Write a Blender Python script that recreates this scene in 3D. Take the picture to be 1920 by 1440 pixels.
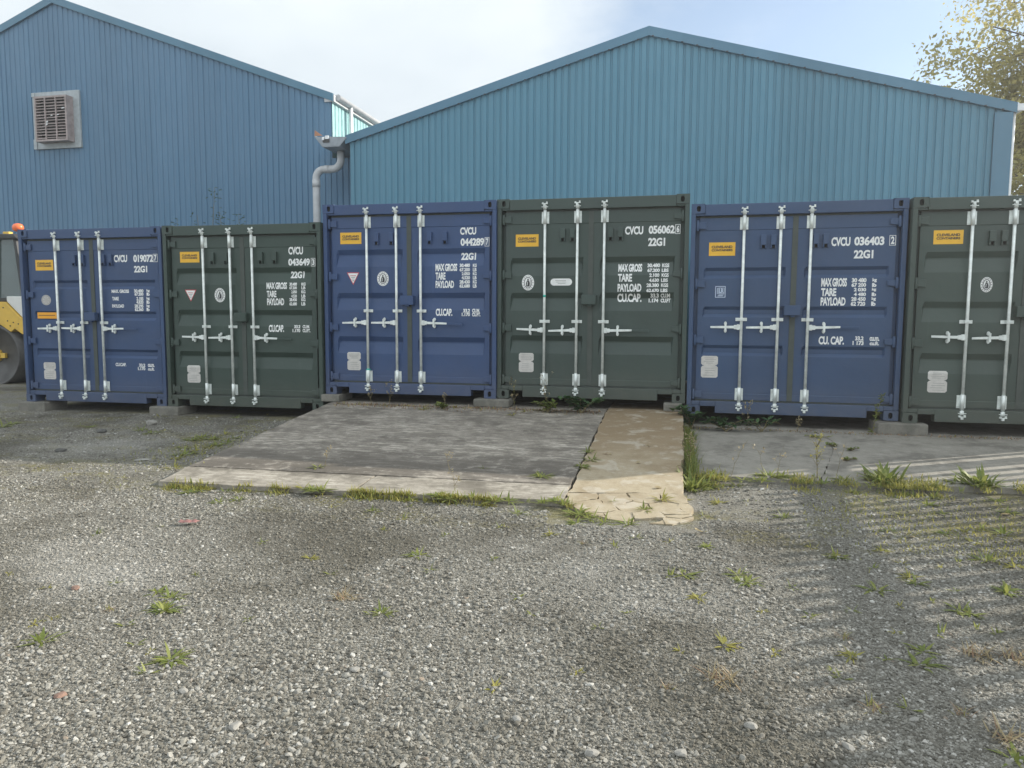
import bpy, bmesh, math, random
import numpy as np
from mathutils import Vector, Matrix
S = bpy.context.scene
for o in list(bpy.data.objects):
    bpy.data.objects.remove(o)
COL = S.collection

# ------------------------------------------------------------------ camera
cam_data = bpy.data.cameras.new('camera')
cam = bpy.data.objects.new('camera', cam_data)
COL.objects.link(cam)
RT, UP, FW = (0.97626978, 0.21650926, 0.00458964), (-0.0241391, 0.08773607, 0.99585124), (-0.21520833, 0.97233025, -0.09088041)
cam.matrix_world = Matrix(((RT[0], UP[0], -FW[0], 0.0), (RT[1], UP[1], -FW[1], 0.0), (RT[2], UP[2], -FW[2], 1.5), (0, 0, 0, 1)))
cam_data.sensor_width = 36.0
cam_data.lens = 26.06
cam_data.clip_start = 0.05
cam_data.clip_end = 2000.0
S.camera = cam

# ------------------------------------------------------------------ sky, sun, exposure
SUN_AZ, SUN_EL = math.radians(61.9), math.radians(23.2)      # azimuth from +Y towards +X
sun_dir = Vector((math.sin(SUN_AZ) * math.cos(SUN_EL), math.cos(SUN_AZ) * math.cos(SUN_EL), math.sin(SUN_EL)))
S.view_settings.view_transform = 'Standard'
S.view_settings.look = 'None'
S.view_settings.gamma = 1.0
S.view_settings.exposure = 0.78

W = bpy.data.worlds.new('World')
S.world = W
W.use_nodes = True
wn, wl = W.node_tree.nodes, W.node_tree.links
wn.clear()
def WN(t, **kw):
    n = wn.new(t)
    for k, v in kw.items():
        setattr(n, k, v)
    return n
w_out = WN('ShaderNodeOutputWorld')
w_bg = WN('ShaderNodeBackground')
w_sky = WN('ShaderNodeTexSky', sky_type='NISHITA', sun_disc=False)
w_sky.sun_elevation = SUN_EL
w_sky.sun_rotation = SUN_AZ
w_sky.air_density = 1.0; w_sky.dust_density = 0.6; w_sky.ozone_density = 1.2
SKY_STRENGTH = 0.11
w_bg.inputs['Strength'].default_value = SKY_STRENGTH
w_tc = WN('ShaderNodeTexCoord')
w_sep = WN('ShaderNodeSeparateXYZ')
wl.new(w_tc.outputs['Generated'], w_sep.inputs[0])
def wmath(op, a, b=None, clamp=False):
    n = WN('ShaderNodeMath', operation=op, use_clamp=clamp)
    for i, v in enumerate((a, b)):
        if v is None: continue
        if isinstance(v, (int, float)): n.inputs[i].default_value = v
        else: wl.new(v, n.inputs[i])
    return n.outputs[0]
zz = wmath('ADD', wmath('MAXIMUM', w_sep.outputs['Z'], 0.0), 0.22)
w_cmb = WN('ShaderNodeCombineXYZ')
wl.new(wmath('DIVIDE', w_sep.outputs['X'], zz), w_cmb.inputs[0])
wl.new(wmath('DIVIDE', w_sep.outputs['Y'], zz), w_cmb.inputs[1])
w_n = WN('ShaderNodeTexNoise')
w_n.inputs['Scale'].default_value = 1.7; w_n.inputs['Detail'].default_value = 7.0; w_n.inputs['Roughness'].default_value = 0.58
wl.new(w_cmb.outputs[0], w_n.inputs['Vector'])
w_dot = WN('ShaderNodeVectorMath', operation='DOT_PRODUCT')
wl.new(w_tc.outputs['Generated'], w_dot.inputs[0])
w_dot.inputs[1].default_value = Vector((0.34, 0.86, 0.38)).normalized()
clear = wmath('ADD', w_dot.outputs['Value'], wmath('MULTIPLY', wmath('SUBTRACT', w_n.outputs['Fac'], 0.5), -0.20))
w_mr = WN('ShaderNodeMapRange', interpolation_type='SMOOTHSTEP')
wl.new(clear, w_mr.inputs['Value'])
w_mr.inputs['From Min'].default_value = 0.855; w_mr.inputs['From Max'].default_value = 0.955
w_mr.inputs['To Min'].default_value = 1.0; w_mr.inputs['To Max'].default_value = 0.12   # thin high veil even where it is clear
w_n2 = WN('ShaderNodeTexNoise')
w_n2.inputs['Scale'].default_value = 0.9; w_n2.inputs['Detail'].default_value = 6.0
wl.new(w_cmb.outputs[0], w_n2.inputs['Vector'])
w_ramp = WN('ShaderNodeValToRGB')
w_ramp.color_ramp.elements[0].position = 0.30; w_ramp.color_ramp.elements[0].color = (0.64, 0.72, 0.79, 1)
w_ramp.color_ramp.elements[1].position = 0.62; w_ramp.color_ramp.elements[1].color = (0.90, 0.965, 1.0, 1)
wl.new(w_n2.outputs['Fac'], w_ramp.inputs['Fac'])
CLOUD = 5.4                                                  # radiance of the cloud sheet before the background strength
w_fill = WN('ShaderNodeMapRange', interpolation_type='SMOOTHSTEP')            # clouds made brighter behind the camera to fill the shaded fronts
wl.new(w_sep.outputs['Y'], w_fill.inputs['Value'])
for k_, v_ in (('From Min', -0.5), ('From Max', 0.75), ('To Min', CLOUD * 1.5), ('To Max', CLOUD * 1.12)): w_fill.inputs[k_].default_value = v_
w_cs = WN('ShaderNodeVectorMath', operation='SCALE')
wl.new(w_ramp.outputs['Color'], w_cs.inputs[0]); wl.new(w_fill.outputs[0], w_cs.inputs['Scale'])
w_mix = WN('ShaderNodeMix', data_type='RGBA')
wl.new(w_mr.outputs[0], w_mix.inputs['Factor'])
wl.new(w_sky.outputs['Color'], w_mix.inputs['A'])
wl.new(w_cs.outputs['Vector'], w_mix.inputs['B'])
wl.new(w_mix.outputs['Result'], w_bg.inputs['Color'])
wl.new(w_bg.outputs[0], w_out.inputs['Surface'])

sun_data = bpy.data.lights.new('sun', 'SUN')
sun_data.energy = 4.7
sun_data.angle = math.radians(0.4)
sun_data.color = (1.0, 0.93, 0.82)
sun = bpy.data.objects.new('sun', sun_data)
COL.objects.link(sun)
sun.rotation_euler = (-sun_dir).to_track_quat('-Z', 'Y').to_euler()
sun.location = (30, 16, 20)

S.cycles.max_bounces = 6
S.cycles.diffuse_bounces = 3
S.cycles.use_adaptive_sampling = True

# ------------------------------------------------------------------ helpers
PI = math.pi
def sm(a, b, t):
    t = min(1.0, max(0.0, (t - a) / (b - a)))
    return t * t * (3 - 2 * t)

class MB:
    """collects faces, then links them as one mesh object"""
    def __init__(s):
        s.v, s.f, s.m, s.sm = [], [], [], []
    def face(s, pts, m=0, smooth=False):
        b = len(s.v); s.v += [tuple(p) for p in pts]
        s.f.append(tuple(range(b, b + len(pts)))); s.m.append(m); s.sm.append(smooth)
    def raw(s, vs, fs, m=0, smooth=False):
        b = len(s.v); s.v += [tuple(p) for p in vs]
        for q in fs:
            s.f.append(tuple(b + i for i in q)); s.m.append(m); s.sm.append(smooth)
    def box(s, x0, y0, z0, x1, y1, z1, m=0):
        vs = [(x0,y0,z0),(x1,y0,z0),(x1,y1,z0),(x0,y1,z0),(x0,y0,z1),(x1,y0,z1),(x1,y1,z1),(x0,y1,z1)]
        s.raw(vs, [(0,3,2,1),(4,5,6,7),(0,1,5,4),(1,2,6,5),(2,3,7,6),(3,0,4,7)], m)
    def tube(s, path, r, n=12, m=0, caps=True, smooth=True):
        P = [Vector(p) for p in path]; rs = r if isinstance(r, (list, tuple)) else [r] * len(P)
        vs, prev = [], None
        for i, p in enumerate(P):
            t = (P[min(i + 1, len(P) - 1)] - P[max(i - 1, 0)]).normalized()
            if prev is None:
                a = Vector((0, 0, 1)) if abs(t.z) < 0.9 else Vector((1, 0, 0))
                u = t.cross(a).normalized()
            else:
                u = (prev - t * prev.dot(t)).normalized()
            prev = u; w = t.cross(u)
            for k in range(n):
                an = 2 * PI * k / n
                vs.append(p + (u * math.cos(an) + w * math.sin(an)) * rs[i])
        fs = [(i*n+k, i*n+(k+1) % n, (i+1)*n+(k+1) % n, (i+1)*n+k) for i in range(len(P)-1) for k in range(n)]
        s.raw(vs, fs, m, smooth)
        if caps:
            s.face(list(reversed(vs[:n])), m); s.face(vs[-n:], m)
    def prism(s, poly, axis, a, b, m=0):
        """extrude a 2D polygon along an axis from a to b"""
        def P(p, t):
            return {'x': (t, p[0], p[1]), 'y': (p[0], t, p[1]), 'z': (p[0], p[1], t)}[axis]
        n = len(poly)
        s.face([P(p, a) for p in poly], m); s.face([P(p, b) for p in reversed(poly)], m)
        for i in range(n):
            j = (i + 1) % n
            s.face([P(poly[i], a), P(poly[i], b), P(poly[j], b), P(poly[j], a)], m)
    def build(s, name, mats, parent=None, loc=(0, 0, 0), rot=(0, 0, 0), bevel=0.0, fix=True):
        me = bpy.data.meshes.new(name)
        me.from_pydata(s.v, [], s.f)
        me.polygons.foreach_set('material_index', s.m)
        me.polygons.foreach_set('use_smooth', s.sm)
        for m in (mats if isinstance(mats, (list, tuple)) else [mats]):
            me.materials.append(m)
        if fix:
            bm = bmesh.new(); bm.from_mesh(me)
            bmesh.ops.remove_doubles(bm, verts=bm.verts, dist=1e-5)
            bmesh.ops.recalc_face_normals(bm, faces=bm.faces)
            bm.to_mesh(me); bm.free()
        o = bpy.data.objects.new(name, me)
        COL.objects.link(o)
        o.location = loc; o.rotation_euler = rot
        if parent is not None:
            o.parent = parent
        if bevel:
            b = o.modifiers.new('edge_round', 'BEVEL'); b.width = bevel; b.segments = 2
            b.limit_method = 'ANGLE'; b.angle_limit = math.radians(40)
        return o

def tag(o, label=None, cat=None, group=None, kind=None):
    for k, v in (('label', label), ('category', cat), ('group', group), ('kind', kind)):
        if v: o[k] = v
    return o
def empty(name, loc=(0, 0, 0), rz=0.0):
    o = bpy.data.objects.new(name, None); COL.objects.link(o)
    o.location = loc; o.rotation_euler = (0, 0, rz); o.empty_display_size = 0.2
    return o
def copy_tree(o, parent=None):
    c = o.copy(); COL.objects.link(c)
    if parent is not None: c.parent = parent
    for ch in list(o.children): copy_tree(ch, c)
    return c

# ------------------------------------------------------------------ materials
class NT:
    """small wrapper for building one procedural material"""
    def __init__(s, name, rough=0.6, metal=0.0, spec=0.5):
        s.mat = bpy.data.materials.new(name); s.mat.use_nodes = True
        s.n, s.l = s.mat.node_tree.nodes, s.mat.node_tree.links
        s.p = s.n['Principled BSDF']
        s.p.inputs['Roughness'].default_value = rough
        s.p.inputs['Metallic'].default_value = metal
        s.p.inputs['Specular IOR Level'].default_value = spec
        s.tc = s.n.new('ShaderNodeTexCoord')
    def set(s, node, key, v):
        if isinstance(v, (int, float, tuple)): node.inputs[key].default_value = v
        else: s.l.new(v, node.inputs[key])
    def coords(s, scale=(1, 1, 1), out='Object', rot=(0, 0, 0)):
        m = s.n.new('ShaderNodeMapping'); s.l.new(s.tc.outputs[out], m.inputs[0])
        m.inputs['Scale'].default_value = scale; m.inputs['Rotation'].default_value = rot
        return m.outputs[0]
    def noise(s, scale, detail=4.0, rough=0.55, vec=None, dist=0.0):
        n = s.n.new('ShaderNodeTexNoise')
        n.inputs['Scale'].default_value = scale; n.inputs['Detail'].default_value = detail
        n.inputs['Roughness'].default_value = rough; n.inputs['Distortion'].default_value = dist
        s.l.new(vec if vec is not None else s.tc.outputs['Object'], n.inputs['Vector'])
        return n.outputs['Fac']
    def voro(s, scale, feature='F1', vec=None, out='Distance'):
        n = s.n.new('ShaderNodeTexVoronoi'); n.feature = feature
        n.inputs['Scale'].default_value = scale
        s.l.new(vec if vec is not None else s.tc.outputs['Object'], n.inputs['Vector'])
        return n.outputs[out]
    def ramp(s, fac, stops, interp='LINEAR'):
        r = s.n.new('ShaderNodeValToRGB'); r.color_ramp.interpolation = interp
        e = r.color_ramp.elements
        while len(e) < len(stops): e.new(0.5)
        for q, (p, c) in zip(e, stops):
            q.position = p; q.color = (c, c, c, 1) if isinstance(c, (int, float)) else (*c, 1)
        s.l.new(fac, r.inputs['Fac'])
        return r.outputs['Color']
    def mix(s, fac, a, b, mode='MIX'):
        m = s.n.new('ShaderNodeMix'); m.data_type = 'RGBA'; m.blend_type = mode
        s.set(m, 'Factor', fac)
        for k, v in (('A', a), ('B', b)):
            if isinstance(v, tuple): m.inputs[k].default_value = (*v, 1)
            else: s.l.new(v, m.inputs[k])
        return m.outputs['Result']
    def math(s, op, a, b=0.0, clamp=False):
        m = s.n.new('ShaderNodeMath'); m.operation = op; m.use_clamp = clamp
        s.set(m, 0, a); s.set(m, 1, b)
        return m.outputs[0]
    def sep(s, vec=None):
        m = s.n.new('ShaderNodeSeparateXYZ'); s.l.new(vec if vec is not None else s.tc.outputs['Object'], m.inputs[0])
        return m.outputs
    def maprange(s, v, a, b, c=0.0, d=1.0):
        m = s.n.new('ShaderNodeMapRange'); m.interpolation_type = 'SMOOTHSTEP'
        s.set(m, 'Value', v); s.set(m, 'From Min', a); s.set(m, 'From Max', b); s.set(m, 'To Min', c); s.set(m, 'To Max', d)
        return m.outputs[0]
    def color(s, v):
        if isinstance(v, tuple): s.p.inputs['Base Color'].default_value = (*v, 1)
        else: s.l.new(v, s.p.inputs['Base Color'])
    def bump(s, h, strength=0.3, dist=0.01):
        b = s.n.new('ShaderNodeBump'); b.inputs['Strength'].default_value = strength; b.inputs['Distance'].default_value = dist
        s.l.new(h, b.inputs['Height']); s.l.new(b.outputs[0], s.p.inputs['Normal'])

def plain(name, c, rough=0.6, metal=0.0, var=0.12, scale=9.0):
    t = NT(name, rough, metal)
    n = t.noise(scale, 5.0)
    t.color(t.ramp(n, [(0.3, tuple(x * (1 - var) for x in c)), (0.7, tuple(min(1, x * (1 + var)) for x in c))]))
    return t.mat

def paint(name, c, dirt=(0.16, 0.14, 0.11), seed=0.0):
    """weathered container paint: large fade patches, faint vertical run marks, dust low down, fine orange peel"""
    t = NT(name, 0.48)
    off = t.n.new('ShaderNodeVectorMath'); off.operation = 'ADD'
    t.l.new(t.tc.outputs['Object'], off.inputs[0]); off.inputs[1].default_value = (seed, seed * 1.7, seed * 0.6)
    v = off.outputs[0]
    big = t.noise(1.1, 5.0, 0.6, v)
    base = t.ramp(big, [(0.25, tuple(x * 0.86 for x in c)), (0.75, tuple(x * 1.16 for x in c))])
    mp = t.n.new('ShaderNodeMapping'); t.l.new(v, mp.inputs[0]); mp.inputs['Scale'].default_value = (14, 14, 0.7)
    run = t.noise(1.0, 5.0, 0.6, mp.outputs[0])
    base = t.mix(t.maprange(run, 0.60, 0.82, 0.0, 0.30), base, tuple(min(1, x * 1.5 + 0.03) for x in c))
    spots = t.noise(38.0, 3.0, 0.7, v)
    base = t.mix(t.maprange(spots, 0.68, 0.80, 0.0, 0.35), base, dirt)
    rn_ = t.noise(7.0, 6.0, 0.75, v)
    base = t.mix(t.maprange(rn_, 0.70, 0.76, 0.0, 0.55), base, (0.13, 0.075, 0.05))
    z = t.sep()[2]
    low = t.math('MULTIPLY', t.maprange(z, 0.0, 0.55, 0.42, 0.0), t.noise(5.0, 5.0, 0.65, v))
    base = t.mix(low, base, dirt)
    t.color(base)
    rr = t.maprange(big, 0.3, 0.7, 0.40, 0.58); t.l.new(rr, t.p.inputs['Roughness'])
    t.bump(t.math('ADD', t.math('MULTIPLY', t.noise(3.2, 3.0, 0.5, v), 1.0), t.math('MULTIPLY', t.noise(60.0, 2.0, 0.5, v), 0.04)), 0.35, 0.03)
    return t.mat

BLUES = [paint('blue_paint_%s' % n, c, seed=s) for n, c, s in (('faded', (0.031, 0.064, 0.148), 3.1), ('deep', (0.030, 0.064, 0.157), 7.7), ('dusty', (0.033, 0.067, 0.142), 12.9))]
GREENS = [paint('green_paint_%s' % n, c, seed=s) for n, c, s in (('dark', (0.034, 0.057, 0.047), 4.4), ('mid', (0.039, 0.061, 0.053), 9.2), ('dull', (0.046, 0.067, 0.057), 15.3))]
M = {}
M['galv'] = plain('galvanised_steel', (0.70, 0.74, 0.715), 0.42, 0.25, 0.20, 11)
M['dark_steel'] = plain('dark_steel', (0.05, 0.05, 0.05), 0.6)
M['black'] = plain('black_void', (0.006, 0.006, 0.006), 0.9)
M['rubber_green'] = plain('door_rubber_grey', (0.066, 0.078, 0.070), 0.75)
M['white_ink'] = plain('white_stencil_paint', (0.78, 0.79, 0.78), 0.6, 0, 0.06, 25)
M['yellow'] = plain('yellow_sticker', (0.78, 0.44, 0.03), 0.45, 0, 0.05)
M['orange'] = plain('orange_sticker', (0.80, 0.36, 0.02), 0.45, 0, 0.05)
M['ink'] = plain('dark_ink', (0.03, 0.03, 0.035), 0.6)
M['mid_ink'] = plain('grey_ink', (0.28, 0.28, 0.27), 0.6)
M['plate'] = plain('stamped_metal_plate', (0.56, 0.54, 0.51), 0.5, 0.1, 0.10, 16)
M['red_ink'] = plain('red_ink', (0.55, 0.07, 0.09), 0.5)
M['sky_ink'] = plain('pale_blue_ink', (0.50, 0.58, 0.72), 0.5)
M['teal_tape'] = plain('teal_tape', (0.02, 0.38, 0.30), 0.5)
M['roof_tin'] = plain('container_roof_tin', (0.30, 0.32, 0.34), 0.5, 0, 0.15)

def cladding(name, c, c2, seed):
    t = NT(name, 0.45)
    mp = t.coords((2.2, 2.2, 0.16))
    run = t.noise(1.0, 6.0, 0.6, mp)
    big = t.noise(0.22, 4.0, 0.6)
    col = t.mix(t.maprange(big, 0.35, 0.65), c, c2)
    col = t.mix(t.maprange(run, 0.55, 0.78, 0.0, 0.30), col, tuple(x * 0.72 for x in c))
    fade = t.noise(1.0, 5.0, 0.6, t.coords((1.1, 1.1, 0.5)))
    col = t.mix(t.maprange(fade, 0.50, 0.8, 0.0, 0.30), col, tuple(min(1, x * 1.25 + 0.05) for x in c))
    sx_ = t.sep()[0]
    sheet = t.n.new('ShaderNodeTexWhiteNoise'); sheet.noise_dimensions = '1D'
    t.l.new(t.math('FLOOR', t.math('DIVIDE', t.math('ADD', sx_, 0.04), 0.96)), sheet.inputs['W'])
    col = t.mix(t.maprange(sheet.outputs['Value'], 0.2, 1.0, 0.0, 0.16), col, tuple(x * 0.62 for x in c))
    band = t.math('MULTIPLY', t.maprange(t.noise(1.0, 3.0, 0.6, t.coords((0.9, 0.9, 0.05))), 0.45, 0.62), 0.16)
    col = t.mix(band, col, tuple(x * 0.6 for x in c))
    t.color(col)
    return t.mat
M['clad_a'] = cladding('slate_blue_cladding', (0.070, 0.172, 0.282), (0.082, 0.182, 0.292), 1)
M['clad_b'] = cladding('teal_blue_cladding', (0.068, 0.205, 0.292), (0.078, 0.216, 0.302), 2)
M['clad_trim'] = cladding('blue_grey_flashing', (0.066, 0.178, 0.265), (0.075, 0.186, 0.275), 3)
M['teal_side'] = plain('pale_teal_cladding', (0.24, 0.43, 0.44), 0.45)
M['grey_pvc'] = plain('weathered_grey_plastic', (0.46, 0.47, 0.48), 0.5, 0, 0.15, 5)
M['gutter'] = plain('dull_grey_gutter_steel', (0.26, 0.29, 0.32), 0.5, 0.1, 0.2, 6)
M['white_pvc'] = plain('white_plastic_pipe', (0.72, 0.74, 0.75), 0.4, 0, 0.08)
M['rust'] = plain('rusty_orange_plate', (0.40, 0.20, 0.12), 0.8)
M['roof_sheet'] = plain('grey_roof_sheet', (0.24, 0.27, 0.30), 0.5)
M['louvre'] = plain('aged_louvre_plastic', (0.33, 0.275, 0.265), 0.6, 0, 0.25, 7)
M['vent_frame'] = plain('grey_vent_surround', (0.36, 0.40, 0.42), 0.55, 0, 0.15)

# ------------------------------------------------------------------ ground
rng = np.random.default_rng(5)
WAVES = [(*rng.normal(0, 1.3, 2), rng.uniform(0, 6.3)) for _ in range(14)]
def waves(x, y):
    return sum(np.sin(x * a + y * b + c) for a, b, c in WAVES) * 0.0022
def yard_z(x, y):
    return 0.05 * sm(6, 9, y) + float(waves(x, y))
def surf(x, y):
    """height of whatever one would stand on at (x, y)"""
    if -4.52 < x < -0.83 and 5.6 < y: return 0.04 + 0.27 * min(1, (y - 5.6) / 3.7)
    if -0.83 <= x < 0.1 and 5.35 < y: return 0.012 + 0.307 * min(1, max(0, (y - 5.4) / 3.89))
    if 0.1 <= x < 9 and 6.78 < y: return 0.05 + 0.105 * min(1, (y - 6.78) / 2.7)
    return yard_z(x, y)

def bands(parts):
    out = []
    for a, b, s in parts: out += list(np.arange(a, b - 1e-6, s))
    return out + [parts[-1][1]]
gx = bands([(-400, -60, 68), (-60, -16, 4), (-16, 10, 0.09), (10, 40, 3), (40, 400, 60)])
gy = bands([(-60, -4, 7), (-4, 1, 0.5), (1, 10.5, 0.09), (10.5, 40, 2.95), (40, 600, 80)])
GX, GY = np.meshgrid(gx, gy)
und = waves(GX, GY)
t_ = np.clip((GY - 6) / 3, 0, 1)
GZ = und + 0.05 * t_ * t_ * (3 - 2 * t_)
nx, ny = len(gx), len(gy)
gv = np.stack([GX, GY, GZ], -1).reshape(-1, 3)
ii = (np.arange(ny - 1)[:, None] * nx + np.arange(nx - 1)[None, :]).ravel()
gf = np.stack([ii, ii + 1, ii + nx + 1, ii + nx], -1)
me = bpy.data.meshes.new('ground'); me.from_pydata(gv.tolist(), [], gf.tolist())
me.polygons.foreach_set('use_smooth', [True] * len(gf))
ground = bpy.data.objects.new('ground', me); COL.objects.link(ground)
tag(ground, 'grey loose gravel yard with mossy and brown patches', 'ground', kind='structure')

g = NT('gravel_ground', 0.9, spec=0.25)
vec = g.tc.outputs['Object']
cell = g.voro(95.0, 'F1', out='Color')
csep = g.sep(cell)
cell2 = g.voro(230.0, 'F1', out='Color'); csep2 = g.sep(cell2)
val = g.math('ADD', g.math('MULTIPLY', csep[0], 0.6), g.math('MULTIPLY', csep2[1], 0.4))
stone = g.ramp(val, [(0.12, (0.082, 0.076, 0.063)), (0.45, (0.175, 0.166, 0.140)), (0.72, (0.255, 0.245, 0.215)), (0.9, (0.38, 0.37, 0.33))])
big = g.noise(0.55, 5.0, 0.6)
stone = g.mix(g.maprange(big, 0.45, 0.62, 0.0, 0.8), stone, (0.082, 0.075, 0.056))
pale = g.noise(0.42, 4.0, 0.6, g.coords((1, 1.6, 1), rot=(0, 0, 0.4)))
stone = g.mix(g.maprange(pale, 0.55, 0.75, 0.0, 0.4), stone, (0.45, 0.44, 0.41))
mossn = g.noise(1.6, 6.0, 0.65, g.coords((1, 1.4, 1)))
sx, sy, sz = g.sep()
# moss and silt gather along the slab edges and on the left of the yard
m_edge = g.math('MULTIPLY', g.maprange(sy, 4.7, 5.5), g.maprange(sy, 6.1, 5.6))
m_left = g.math('MULTIPLY', g.maprange(sx, -4.2, -5.2), g.math('MULTIPLY', g.maprange(sy, 4.6, 5.2), g.maprange(sy, 6.9, 6.0)))
m_right = g.math('MULTIPLY', g.maprange(sx, 0.7, 2.0), g.math('MULTIPLY', g.maprange(sy, 4.6, 5.6), g.maprange(sy, 7.6, 6.8)))
m_back = g.math('MULTIPLY', g.maprange(sx, -4.6, -5.2), g.maprange(sy, 6.4, 7.6, 0.0, 0.7))
mm = g.math('MAXIMUM', g.math('MAXIMUM', m_edge, m_left), g.math('MAXIMUM', m_right, m_back))
mossmask = g.math('MULTIPLY', mm, g.maprange(mossn, 0.46, 0.62, 0.0, 0.75))
stone = g.mix(mossmask, stone, g.mix(g.noise(9.0), (0.105, 0.11, 0.03), (0.24, 0.20, 0.085)))
scat = g.noise(0.9, 6.0, 0.7, g.coords((1, 1, 1), rot=(0, 0, 1.1)))
stone = g.mix(g.maprange(scat, 0.62, 0.76, 0.0, 0.35), stone, (0.15, 0.12, 0.085))
g.color(stone)
hgt = g.math('ADD', g.math('MULTIPLY', g.voro(95.0, 'F1'), -0.9), g.math('MULTIPLY', g.voro(230.0, 'F1'), -0.4))
g.bump(hgt, 0.9, 0.012)
me.materials.append(g.mat)

# loose stones, many thousands: one mass
def stones(name, n, seed, rmin, rmax, ymin, ymax, mat, power=1.0, lift=0.25, xlo=None, xhi=None):
    r = np.random.default_rng(seed)
    ph = (1 + 5 ** 0.5) / 2
    iv = np.array([(-1,ph,0),(1,ph,0),(-1,-ph,0),(1,-ph,0),(0,-1,ph),(0,1,ph),(0,-1,-ph),(0,1,-ph),(ph,0,-1),(ph,0,1),(-ph,0,-1),(-ph,0,1)], float)
    iv /= np.linalg.norm(iv[0])
    fc = np.array([(0,11,5),(0,5,1),(0,1,7),(0,7,10),(0,10,11),(1,5,9),(5,11,4),(11,10,2),(10,7,6),(7,1,8),(3,9,4),(3,4,2),(3,2,6),(3,6,8),(3,8,9),(4,9,5),(2,4,11),(6,2,10),(8,6,7),(9,8,1)])
    y = ymin + (ymax - ymin) * r.random(n) ** power
    x = -1.12 * y - 0.6 + (1.12 * y + 0.6 + 0.46 * y + 0.5) * r.random(n)
    keep = ~((x > -4.5) & (x < 0.1) & (y > 5.55)) & ~((x > -0.9) & (x < 0.2) & (y > 5.2)) & ~((x >= 0.0) & (y > 6.72))
    x, y = x[keep], y[keep]; n = len(x)
    cl = np.sin(x * 2.3 + 1.7 * np.sin(y * 1.9)) * np.cos(y * 2.9 + x) * 0.5 + 0.5
    rad = rmin + (rmax - rmin) * r.random(n) ** 5.0 * (0.75 + 0.35 * cl)
    sc = np.stack([rad * r.uniform(0.8, 1.35, n), rad * r.uniform(0.7, 1.1, n), rad * r.uniform(0.42, 0.75, n)], -1)
    a = r.uniform(0, 2 * np.pi, n); tl = r.normal(0, 0.35, n)
    P = iv[None] * (1 + r.normal(0, 0.20, (n, 12, 1))) * sc[:, None, :]
    ct, st = np.cos(tl)[:, None], np.sin(tl)[:, None]
    X = P[..., 0] * ct - P[..., 2] * st; Z = P[..., 0] * st + P[..., 2] * ct
    ca, sa = np.cos(a)[:, None], np.sin(a)[:, None]
    X, Y = X * ca - P[..., 1] * sa, X * sa + P[..., 1] * ca
    tt = np.clip((y - 6) / 3, 0, 1); gz = 0.05 * tt * tt * (3 - 2 * tt) + waves(x, y)
    V = np.stack([X + x[:, None], Y + y[:, None], Z + (gz + sc[:, 2] * lift)[:, None]], -1).reshape(-1, 3)
    F = (fc[None] + (np.arange(n) * 12)[:, None, None]).reshape(-1, 3)
    m = bpy.data.meshes.new(name)
    m.vertices.add(len(V)); m.vertices.foreach_set('co', V.ravel().astype(np.float32))
    m.loops.add(F.size); m.loops.foreach_set('vertex_index', F.ravel().astype(np.int32))
    m.polygons.add(len(F)); m.polygons.foreach_set('loop_start', np.arange(0, F.size, 3, dtype=np.int32))
    m.polygons.foreach_set('use_smooth', np.zeros(len(F), bool))
    m.update(calc_edges=True); m.materials.append(mat)
    o = bpy.data.objects.new(name, m); COL.objects.link(o)
    return o
pb = NT('loose_stones', 0.85, spec=0.3)
geo = pb.n.new('ShaderNodeNewGeometry')
rnd = geo.outputs['Random Per Island']
sc_ = pb.ramp(rnd, [(0.0, (0.095, 0.088, 0.073)), (0.40, (0.168, 0.160, 0.136)), (0.72, (0.238, 0.229, 0.200)), (0.94, (0.325, 0.315, 0.285)), (0.988, (0.47, 0.46, 0.425)), (0.997, (0.22, 0.18, 0.14))])
pn = pb.noise(0.55, 5.0, 0.6)
sc_ = pb.mix(pb.maprange(pn, 0.45, 0.62, 0.0, 0.66), sc_, (0.092, 0.084, 0.064))
pale_ = pb.noise(0.42, 4.0, 0.6, pb.coords((1, 1.6, 1), rot=(0, 0, 0.4)))
sc_ = pb.mix(pb.maprange(pale_, 0.53, 0.70, 0.0, 0.38), sc_, (0.40, 0.39, 0.36))
earth = pb.noise(0.9, 6.0, 0.7, pb.coords((1, 1, 1), rot=(0, 0, 1.1)))
sc_ = pb.mix(pb.maprange(earth, 0.60, 0.74, 0.0, 0.4), sc_, (0.17, 0.135, 0.085))
sc_ = pb.mix(pb.maprange(pb.noise(70.0, 3.0), 0.5, 0.8, 0.0, 0.25), sc_, (0.08, 0.08, 0.075))
pb.color(sc_)
tag(stones('gravel', 150000, 11, 0.0042, 0.0140, 1.6, 5.6, pb.mat, 1.25), 'loose grey and white stones covering the near yard', 'gravel', kind='stuff')
tag(stones('gravel', 34000, 12, 0.007, 0.018, 4.8, 9.3, pb.mat, 1.0), 'finer scattered stones in the far part of the yard', 'gravel', kind='stuff')

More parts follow.
